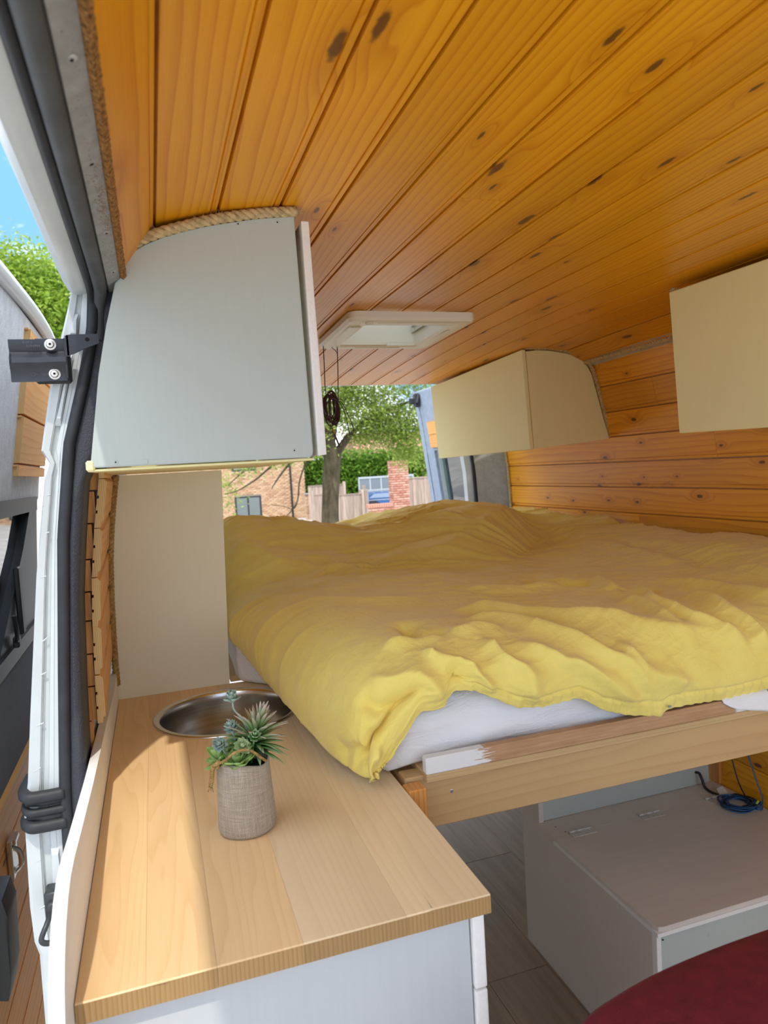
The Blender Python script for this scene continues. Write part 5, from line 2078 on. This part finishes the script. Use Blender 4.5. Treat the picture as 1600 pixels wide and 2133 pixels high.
# blue and black cable coil lying on the lid
cc = root('cable_coil', (1.565, 1.625, .41), 'coil of blue and black wire lying on the bench lid', 'cable')
for mname, cnt, ph in (('cable_blue', 7, 0.0), ('cable_black', 6, 1.3)):
    bm = nb()
    pts = []
    for k_ in range(cnt * 26):
        a = 2 * PI * k_ / 26 + ph
        lap = k_ / 26
        r_ = .040 + .011 * math.sin(lap * 2.1 + ph) + .004 * math.sin(a * 2 + lap)
        pts.append((1.563 + r_ * math.cos(a) * 1.02, 1.622 + r_ * math.sin(a) * .95, .4135 + .003 * (lap % 4) + .002 * math.sin(a * 2 + lap * 3)))
    tube(bm, pts, .0019, 6)
    tag(obj('wire', bm, M[mname], cc, True), 'blue wire' if 'blue' in mname else 'black wire')
bm = nb()
tube(bm, spline([(1.60, 1.59, .418), (1.607, 1.575, .44), (1.606, 1.60, .50), (1.604, 1.63, .58), (1.60, 1.66, .68), (1.60, 1.68, .80)], 8), .0020, 6)
tag(obj('wire', bm, M['cable_blue'], cc, True), 'blue wire running up the wall')
bm = nb()
tube(bm, spline([(1.59, 1.61, .42), (1.603, 1.66, .46), (1.605, 1.69, .54), (1.60, 1.70, .62), (1.60, 1.72, .80)], 8), .0020, 6)
tag(obj('wire', bm, M['cable_black'], cc, True), 'black wire running up the wall')
bm = nb()
tube(bm, spline([(1.548, 1.776, .452), (1.548, 1.760, .455), (1.548, 1.748, .440), (1.549, 1.738, .420), (1.552, 1.715, .413), (1.56, 1.68, .4125), (1.555, 1.655, .413)], 8), .0042, 8)
tag(obj('wire', bm, M['cable_black'], cc, True), 'thick sheathed lead from the back board')
bm = nb()
for k_ in range(3):
    lp = [(1.600 + .010 * math.cos(a), 1.583 + .012 * math.sin(a) * .8, .420 + .008 * math.sin(a + k_)) for a in np.linspace(0, 2 * PI, 16)]
    tube(bm, lp, .0019, 6)
obj('wire', bm, M['cable_blue'], cc, True)
bm = nb()
tube(bm, spline([(1.594, 1.59, .418), (1.598, 1.584, .431), (1.605, 1.588, .430), (1.608, 1.592, .420)], 6), .0030, 8)
tag(obj('binding', bm, M['tape'], cc, True), 'green and yellow binding')
bm = nb()
slab(bm, ((1.548, 1.672, .418), (1.588, 1.684, .416), (1.582, 1.700, .432), (1.552, 1.692, .433)), (0, .0006, .0006), 0)
tag(obj('cable_label', bm, M['wire_tag'], cc), 'white paper cable label')

# wires hanging from the ceiling at the vent
hw = root('hanging_wires', (.60, 2.35, 1.60), 'bundle of dark red and black wire hanging in a coil below the roof vent', 'cable')
bm = nb()
tube(bm, spline([(.583, 2.36, 1.885), (.580, 2.35, 1.82), (.578, 2.35, 1.74), (.582, 2.35, 1.705)], 6), .0017, 6)
tube(bm, spline([(.634, 2.37, 1.880), (.630, 2.36, 1.83), (.6255, 2.35, 1.78), (.621, 2.35, 1.70), (.622, 2.35, 1.69)], 6), .0017, 6)
tube(bm, spline([(.615, 2.372, 1.876), (.628, 2.366, 1.862), (.632, 2.362, 1.846)], 4), .0012, 6)
obj('drop_wire', bm, M['cable_red'], hw, True)
bm = nb()
pts = []
for k_ in range(11 * 24):
    a = 2 * PI * k_ / 24
    lap = k_ / 24
    rx, rz = .021 + .007 * math.sin(lap * 1.7), .046 + .011 * math.sin(lap * 2.3 + 1)
    pts.append((.596 + .006 * math.sin(lap * 3.1) + rx * math.cos(a), 2.35 + .014 * math.sin(lap * 2.7) + .005 * math.cos(a), 1.668 + .004 * math.sin(lap) + rz * math.sin(a) - .10 * (rx * math.cos(a))))
tube(bm, pts, .0024, 6)
tag(obj('wire_loops', bm, M['cable_red'], hw, True), 'dark red wire loops')
bm = nb()
tube(bm, spline([(.622, 2.35, 1.690), (.634, 2.35, 1.686), (.648, 2.35, 1.655), (.664, 2.35, 1.615), (.668, 2.35, 1.588), (.657, 2.35, 1.578), (.650, 2.35, 1.60), (.646, 2.35, 1.635), (.634, 2.35, 1.672), (.622, 2.35, 1.690), (.612, 2.35, 1.695), (.628, 2.35, 1.700), (.637, 2.35, 1.693)], 7), .0014, 6)
tube(bm, spline([(.60, 2.35, 1.625), (.586, 2.35, 1.622), (.592, 2.35, 1.606), (.602, 2.35, 1.580), (.612, 2.35, 1.545)], 6), .0016, 6)
tube(bm, [(.6045, 2.35, 1.570), (.613, 2.35, 1.545)], .0028, 8)
obj('wire_tail', bm, M['cable_black'], hw, True)
bm = nb()
tube(bm, [(.5935, 2.3485, 1.603), (.6015, 2.3485, 1.582)], .0021, 6)
obj('bare_end', bm, M['copper'], hw, True)

# ================================================================ dark red seat in the near right corner
se = root('front_seat', (.66, .50, 0.0), 'dark red upholstered seat back in the near right corner', 'seat')
bm = nb()
nu2, nv2 = 48, 26
rows = []
top_x0 = [(.315, .60), (.318, .80), (.326, .87), (.342, .910), (.37, .931), (.41, .9425), (.46, .9520), (.52, .9580), (.60, .962), (.70, .962), (.80, .955), (.88, .935), (.93, .89), (.95, .80), (.955, .60)]
top_x = [(a + .046, b - .094) for a, b in top_x0]
tp = spline([(a, 0, b) for a, b in top_x], 5)
prof_ = [(-.075, -.030), (-.072, -.014), (-.060, -.005), (-.040, -.001), (0, 0), (.040, -.001), (.060, -.005), (.072, -.014), (.075, -.030)]
cen = Vector((.69, 0, .53))
for p in tp:
    p = Vector(p)
    dr = (p - cen).normalized()
    rw = []
    for yy, dd in prof_:
        q = p + dr * dd
        rw.append(bm.verts.new((q.x, .60 + yy + (.84 - q.z) * -.18, q.z)))
    rows.append(rw)
for a, b in zip(rows, rows[1:]):
    for i in range(len(prof_) - 1):
        bm.faces.new((a[i], a[i + 1], b[i + 1], b[i]))
cf = bm.verts.new((.70, .60 - .088 - .05, .60))
cb = bm.verts.new((.70, .60 + .088 - .05, .60))
for a, b in zip(rows, rows[1:]):
    bm.faces.new((a[0], b[0], cf))
    bm.faces.new((b[-1], a[-1], cb))
obj('backrest', bm, M['seat'], se, True)
bm = nb()
bx(bm, .40, 1.0, .05, .55, .30, .55, .05, seg=3)
obj('seat_cushion', bm, M['seat'], se)
bm = nb()
bx(bm, .45, .95, .10, .50, .0, .30, .01)
obj('seat_base', bm, M['black_plastic'], se)

# ================================================================ outside: ground, house, fences, trees
GZ = -.62
bm = nb()
bx(bm, -60, 70, -40, 90, GZ - .3, GZ)
tag(obj('ground', bm, M['asphalt']), 'pale concrete ground outside the van', kind='structure')


def brick_wall(name, parent, mat, x0, x1, y, z0, z1, bl=.225, bh=.075, gap=.010, openings=(), depth=.02, axis='x'):
    """courses of separate brick faces, slightly proud of the mortar; joined into one part"""
    V, Fs = [], []
    k = 0
    z = z0
    row = 0
    while z < z1 - .01:
        zb = min(z + bh - gap, z1)
        x = x0 - (bl / 2 if row % 2 else 0)
        while x < x1 - .005:
            a, b = max(x, x0), min(x + bl - gap, x1)
            x += bl
            if b - a < .03:
                continue
            skip = False
            for ox0, ox1, oz0, oz1 in openings:
                if a < ox1 and b > ox0 and z < oz1 and zb > oz0:
                    if a < ox0 and ox0 - a > .03:
                        b = ox0
                    elif b > ox1 and b - ox1 > .03:
                        a = ox1
                    else:
                        skip = True
            if skip:
                continue
            d = rng.uniform(-.003, .003)
            P = [(a, -depth + d, z), (b, -depth + d, z), (b, -depth + d, zb), (a, -depth + d, zb), (a, .004, z), (b, .004, z), (b, .004, zb), (a, .004, zb)]
            for px0, py0, pz0 in P:
                V.append((px0, y + py0, pz0) if axis == 'x' else (y + py0, px0, pz0))
            Fs += [(k, k + 1, k + 2, k + 3), (k, k + 4, k + 5, k + 1), (k + 1, k + 5, k + 6, k + 2), (k + 2, k + 6, k + 7, k + 3), (k + 3, k + 7, k + 4, k)]
            k += 8
        z += bh
        row += 1
    off = np.array(base_of(parent))
    me = mesh_np(name, np.array(V) - off, Fs)
    o = link('bricks', me, mat, parent)
    o['kind'] = 'stuff'
    return o


hs = root('house', (4.6, 32, GZ), 'two storey buff brick house with dark framed windows and a black downpipe', 'house')
ops = [(3.44, 4.60, -.42, .53), (3.40, 4.45, 1.66, 2.75), (.6, 1.8, -.42, .53)]
bm = nb()
bx(bm, -2.0, 6.63, 32.0, 38, GZ, 4.6)
obj('wall', bm, M['mortar'], hs)
brick_wall('house_bricks', hs, M['brick_buff'], -2.02, 6.65, 32.0, -.62, 4.6, openings=ops)
bm = nb()
prism(bm, [(-2.3, 4.6), (6.95, 4.6), (6.95, 4.75), (2.3, 7.4), (-2.3, 4.75)], 'y', 31.6, 38.4)
obj('roof', bm, plain('roof tile', (.22, .12, .09), .9, .1, var=.3), hs)
for x0, x1, z0, z1 in ops:
    bm = nb()
    for a in ((x0, x0 + .07, z0, z1), (x1 - .07, x1, z0, z1), (x0 + .07, x1 - .07, z0, z0 + .07), (x0 + .07, x1 - .07, z1 - .07, z1), ((x0 + x1) / 2 - .035, (x0 + x1) / 2 + .035, z0 + .07, z1 - .07)):
        bx(bm, a[0], a[1], 31.965, 31.998, a[2], a[3])
    wf = obj('window', bm, M['black_plastic'], hs)
    for a, b in ((x0 + .07, (x0 + x1) / 2 - .035), ((x0 + x1) / 2 + .035, x1 - .07)):
        bm = nb()
        bx(bm, a, b, 31.988, 31.994, z0 + .07, z1 - .07)
        obj('pane', bm, M['pane_clear'], wf)
    bm = nb()
    nfold = 28
    top, bot = [], []
    for i in range(nfold + 1):
        x = x0 + .06 + (x1 - x0 - .12) * i / nfold
        y = 31.9985 - .002 * (i % 2)
        top.append(bm.verts.new((x, y, z1 - .05)))
        bot.append(bm.verts.new((x, y, z0 + .05)))
    for i in range(nfold):
        bm.faces.new((bot[i], bot[i + 1], top[i + 1], top[i]))
    red = z0 > 1
    o = obj('curtain', bm, plain('red curtain', (.42, .045, .045), .9, .1, var=.4, vscale=9) if red else plain('net curtain', (.68, .74, .74), .9, .1, var=.06), wf)
bm = nb()
tube(bm, [(5.99, 31.93, GZ), (5.99, 31.93, 4.6)], .045, 10)
obj('downpipe', bm, M['rubber'], hs)

gw = root('garden_wall', (6.85, 30.5, GZ), 'short buff brick garden wall with a grey coping beside the house', 'wall')
bm = nb()
bx(bm, 6.32, 6.68, 30.5, 30.7, GZ, .46)
obj('wall', bm, M['mortar'], gw)
brick_wall('garden_wall_bricks', gw, M['brick_buff'], 6.30, 6.70, 30.5, GZ, .46)
bm = nb()
bx(bm, 6.28, 6.72, 30.44, 30.72, .465, .53, .01)
obj('coping', bm, plain('stone coping', (.42, .42, .42), .9, .1), gw)


def fence(x0, x1, y, z0, z1, label, bw=.105, posts=(), grp=None, slope=0.0):
    fr_ = root('board_fence', ((x0 + x1) / 2, y, z0), label, 'fence', grp)
    x = x0
    while x < x1 - .02:
        bm = nb()
        b = min(x + bw - .004, x1)
        bx(bm, x, b, y + rng.uniform(-.008, .008), y + .02, z0, z1 + slope * (x - x0) + rng.uniform(-.006, .006))
        obj('board', bm, M['fence'], fr_)
        x += bw
    bm = nb()
    bx(bm, x0, x1, y - .03, y + .03, z1 + .002, z1 + .035)
    obj('cap_rail', bm, M['fence'], fr_)
    for p_, h_ in posts:
        bm = nb()
        bx(bm, p_ - .055, p_ + .055, y - .06, y + .05, z0, h_, .008)
        obj('post', bm, M['fence'], fr_)
    return fr_


fence(5.76, 6.55, 26.4, GZ, .56, 'short board fence between the garden wall and the tree trunk', posts=((5.74, .72),), grp=None)
fence(6.60, 7.66, 26.0, GZ, .50, 'tall weathered board gate fence to the right of the tree trunk', posts=((6.62, .56), (7.60, .66), (7.72, .62)))
fence(7.74, 8.12, 27.0, GZ, .60, 'narrow board fence with a tall post beside the parked car', posts=((7.95, .80),))
fence(6.35, 7.95, 30.0, GZ, .82, 'far dark topped fence behind the gate fence', posts=((7.05, .98), (7.62, .92), (7.95, .95)))
fence(8.20, 11.2, 23.2, GZ, 1.02, 'tall board fence to the right of the brick gate pier')

bp_ = root('brick_gate_pier', (7.78, 22, GZ), 'pink brick gate pier with a low wall to its left', 'gate pier')
bm = nb()
bx(bm, 7.50, 8.02, 22.02, 22.4, GZ, 1.66)
bx(bm, 6.62, 7.52, 22.06, 22.28, GZ, .22)
obj('mortar_core', bm, M['mortar'], bp_)
brick_wall('pier_bricks', bp_, M['brick_pink'], 7.48, 8.04, 22.0, GZ, 1.66)
brick_wall('pier_bricks_side', bp_, M['brick_pink'], 22.0, 22.4, 7.485, GZ, 1.66, axis='y')
brick_wall('low_wall_bricks', bp_, M['brick_pink'], 6.60, 7.50, 22.04, GZ, .15)
k_ = 6.60
while k_ < 7.46:
    bm = nb()
    bx(bm, k_, k_ + .068, 22.0, 22.3, .165, .285 + rng.uniform(-.004, .004), .006)
    obj('coping_brick', bm, M['brick_pink'], bp_)
    k_ += .078

h2 = root('house', (12.2, 36, GZ), 'pink brick house half hidden by the tree beside the rear door', 'house')
bm = nb()
bx(bm, 10.6, 17, 36.02, 40, GZ, 2.25)
obj('wall', bm, M['mortar'], h2)
brick_wall('far_house_bricks', h2, M['brick_pink'], 10.6, 15.0, 36.02, .6, 2.25)
bm = nb()
prism(bm, [(35.6, 2.2), (40.4, 2.2), (38, 3.4)], 'x', 10.3, 17.2)
obj('roof', bm, plain('pink roof tile', (.50, .26, .19), .9, .1, var=.3, vscale=3), h2)

# parked car and a grey glazed frame behind the low wall
cr = root('parked_car', (9.9, 31, GZ), 'blue car parked behind the low brick wall', 'car')
bm = nb()
body = [(8.75, -.42), (8.75, .02), (9.05, .12), (9.35, .34), (10.5, .36), (11.3, .10), (12.4, .02), (12.6, -.42)]
prism(bm, body, 'y', 30.2, 31.9)
bmesh.ops.bevel(bm, geom=bm.edges[:], offset=.06, segments=3, affect='EDGES')
autosmooth(obj('body', bm, plain('blue car paint', (.035, .11, .30), .15, .6), cr), 40)
bm = nb()
prism(bm, [(9.10, .13), (9.38, .315), (10.45, .33), (11.15, .11)], 'y', 30.18, 31.0)
obj('side_window', bm, plain('car glass', (.25, .33, .45), .05, .8), cr)
bm = nb()
bx(bm, 8.9, 12.4, 30.185, 30.2, .02, .045)
obj('chrome_strip', bm, M['chrome'], cr)
for x in (9.3, 11.8):
    bm = nb()
    tube(bm, [(x, 30.15, -.30), (x, 30.35, -.30)], .32, 24)
    obj('wheel', bm, M['rubber'], cr)
gf = root('glazed_lean_to', (9.6, 33, GZ), 'grey framed glazed lean-to behind the parked car', 'lean-to')
bm = nb()
for x in np.linspace(9.5, 12.3, 6):
    bx(bm, x - .03, x + .03, 33.0, 33.06, GZ, 1.02)
bx(bm, 9.47, 12.33, 32.99, 33.07, .96, 1.05)
bx(bm, 9.47, 12.33, 32.99, 33.07, .36, .42)
obj('frame', bm, plain('grey aluminium', (.52, .56, .58), .4, .5), gf)
xs2 = np.linspace(9.5, 12.3, 6)
for a, b in zip(xs2, xs2[1:]):
    bm = nb()
    bx(bm, a + .03, b - .03, 33.02, 33.04, .42, .96)
    obj('pane', bm, plain('grey pane', (.20, .24, .26), .1, .6) if 'grey pane' not in bpy.data.materials else bpy.data.materials['grey pane'], gf)
    bm = nb()
    bx(bm, a + .03, b - .03, 33.02, 33.04, GZ, .36)
    obj('lower_panel', bm, plain('white panel', (.6, .62, .62), .6, .3) if 'white panel' not in bpy.data.materials else bpy.data.materials['white panel'], gf)


# ---------------------------------------------------------------- foliage
def leaves(name, parent, mat, blobs, n, size, asp=.45, droop=.35, clump=None):
    """leaf quads (two bent triangles each) scattered through ellipsoid blobs; blobs: (centre, radii, weight)"""
    wts = np.array([b[2] for b in blobs], float)
    ids = rng.choice(len(blobs), n, p=wts / wts.sum())
    C = np.array([b[0] for b in blobs])[ids]
    Rr = np.array([b[1] for b in blobs])[ids]
    d = rng.normal(size=(n, 3))
    d /= np.linalg.norm(d, axis=1, keepdims=True)
    r = rng.uniform(.25, 1.0, n) ** .5
    P = C + d * r[:, None] * Rr
    if clump:
        m = clump
        seeds = P[rng.choice(n, max(1, n // m), replace=False)]
        sid = rng.choice(len(seeds), n)
        P = seeds[sid] + rng.normal(size=(n, 3)) * size * np.array([2.2, 2.2, 1.3])
    a = rng.normal(size=(n, 3)) * np.array([1, 1, .6])
    a[:, 2] -= droop
    a /= np.linalg.norm(a, axis=1, keepdims=True)
    up = rng.normal(size=(n, 3)) * .55 + np.array([0, -.25, 1.0])
    s = np.cross(a, up)
    s /= np.linalg.norm(s, axis=1, keepdims=True) + 1e-9
    nn = np.cross(s, a)
    L = size * rng.uniform(.7, 1.35, n)[:, None]
    W = L * asp * .5
    p0 = P
    p1 = P + a * L * .5 + s * W + nn * L * .06
    p2 = P + a * L
    p3 = P + a * L * .5 - s * W + nn * L * .06
    V = np.stack([p0, p1, p2, p3], 1).reshape(-1, 3)
    V = V - np.array(base_of(parent))
    Fq = np.arange(n * 4).reshape(n, 4)
    me = mesh_np(name, V, Fq)
    o = link(name, me, mat, parent)
    o['kind'] = 'stuff'
    return o


tr = root('tree', (2.9, 12, GZ), 'leafy street tree with a forked trunk seen through the open rear doors', 'tree')
bm = nb()
tube(bm, spline([(2.84, 12, GZ - .05), (2.885, 12, .2), (2.90, 12, .7), (2.945, 12, 1.2), (3.0, 12, 1.66), (3.01, 12, 1.85)], 8), list(np.interp(np.linspace(0, 1, 41), [0, .15, .5, .85, 1], [.21, .165, .145, .155, .17])), 18)
tube(bm, spline([(2.98, 12, 1.62), (2.955, 12, 1.95), (2.90, 12.05, 2.4), (2.84, 12.1, 3.0), (2.86, 12.1, 4.2)], 8), list(np.linspace(.135, .05, 33)), 14)
trk = obj('trunk', bm, M['bark'], tr, True)
BR = [([(3.02, 12, 1.70), (3.14, 12, 1.82), (3.30, 11.95, 2.02), (3.55, 11.9, 2.22), (3.95, 11.85, 2.42), (4.5, 11.8, 2.62)], .085, .02),
      ([(3.0, 12, 1.95), (3.2, 12.2, 2.5), (3.6, 12.3, 3.2), (4.2, 12.3, 3.9)], .07, .02),
      ([(2.95, 11.98, 1.72), (2.75, 11.9, 1.78), (2.5, 11.8, 1.80), (2.25, 11.7, 1.66), (2.0, 11.6, 1.42), (1.85, 11.6, 1.22)], .045, .008),
      ([(2.5, 11.8, 1.80), (2.2, 11.75, 1.86), (1.8, 11.7, 1.75), (1.4, 11.7, 1.50), (1.15, 11.7, 1.30)], .030, .006),
      ([(2.25, 11.7, 1.68), (1.95, 11.65, 1.62), (1.6, 11.6, 1.38), (1.3, 11.6, 1.22), (1.1, 11.6, 1.18)], .022, .005),
      ([(2.7, 11.9, 1.78), (2.48, 11.8, 1.58), (2.36, 11.8, 1.30), (2.30, 11.8, .98), (2.12, 11.8, .76), (1.95, 11.8, .70), (1.80, 11.8, .78)], .018, .004),
      ([(2.34, 11.8, 1.1), (2.24, 11.8, .86), (2.02, 11.8, .92), (1.72, 11.8, .96)], .010, .003),
      ([(2.9, 12.05, 2.4), (2.5, 11.9, 2.7), (1.8, 11.8, 2.7), (1.2, 11.7, 2.4)], .05, .01),
      ([(2.86, 12.1, 2.9), (3.3, 12.2, 3.4), (3.8, 12.2, 4.4)], .05, .015)]
for k_, (pts, r0, r1) in enumerate(BR):
    bm = nb()
    sp_ = spline(pts, 7)
    tube(bm, sp_, list(np.linspace(r0, r1, len(sp_))), 9)
    obj('branch', bm, M['bark'], tr, True)
bm = nb()
for k_ in range(150):
    c = Vector((rng.uniform(2.4, 4.6), rng.uniform(11.4, 12.6), rng.uniform(1.9, 3.6)))
    d = Vector((rng.uniform(-.6, 1), rng.uniform(-.5, .5), rng.uniform(-.35, .5))).normalized()
    tube(bm, [c, c + d * .22, c + d * .45 + Vector((0, 0, -.06))], [.006, .004, .002], 4)
o = obj('twigs', bm, M['bark'], tr)
o['kind'] = 'stuff'
blobs = [((3.55, 12, 2.45), (.75, .7, .36), 3.2), ((4.15, 12, 2.25), (.55, .6, .36), 3.0), ((4.35, 11.9, 1.95), (.35, .4, .26), 1.3), ((3.15, 12.1, 2.75), (.5, .6, .30), 1.8), ((3.9, 12, 2.95), (.8, .8, .30), 2.4),
         ((2.75, 12, 3.3), (1.4, 1.2, .5), 4), ((4.3, 11.8, 1.62), (.20, .2, .16), .45), ((3.8, 12, 4.2), (1.8, 1.6, .9), 4), ((3.62, 12, 2.02), (.34, .4, .16), .9), ((1.9, 11.7, 2.2), (1.0, .8, .32), 1.6),
         ((2.05, 11.7, 1.72), (.35, .3, .07), .26), ((1.12, 11.7, 1.22), (.16, .3, .28), .30), ((1.5, 11.65, 1.62), (.40, .3, .08), .22), ((2.55, 11.8, 1.88), (.22, .3, .08), .22), ((4.62, 11.6, 2.6), (.3, .5, .5), 1.2)]
leaves('foliage', tr, M['leaf_tree'], blobs, 34000, .062, .42, .45, 9)

tl = root('tree', (-3.4, 15, GZ), 'bright green tree top beyond the open sliding door at the left', 'tree')
bm = nb()
tube(bm, [(-3.4, 15, GZ), (-3.4, 15, 2.0), (-3.3, 15, 4.4)], [.25, .2, .12], 12)
obj('trunk', bm, M['bark'], tl, True)
blobs = [((-2.3, 15, 4.9), (1.1, 1.2, 1.25), 5), ((-1.65, 14.8, 4.6), (.85, 1.0, 1.15), 5), ((-3.4, 15, 4.6), (1.4, 1.4, 1.55), 4), ((-1.6, 14.6, 3.1), (.9, 1, .9), 2), ((-2.9, 15, 3.0), (1.6, 1.4, 1.2), 2)]
leaves('foliage', tl, M['leaf_bright'], blobs, 46000, .10, .45, .35, 10)

hg_ = root('hedge', (9.5, 34, GZ), 'tall bright green hedge behind the fences', 'hedge')
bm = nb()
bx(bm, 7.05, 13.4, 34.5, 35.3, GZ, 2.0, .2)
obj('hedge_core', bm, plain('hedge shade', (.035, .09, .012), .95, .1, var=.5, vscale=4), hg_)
blobs = [((x, 34.35, z), (.5, .35, .45), 1) for x in np.arange(7.5, 13.6, .5) for z in (.1, .8, 1.5, 2.05)]
leaves('foliage', hg_, M['leaf_hedge'], blobs, 16000, .15, .55, .3)
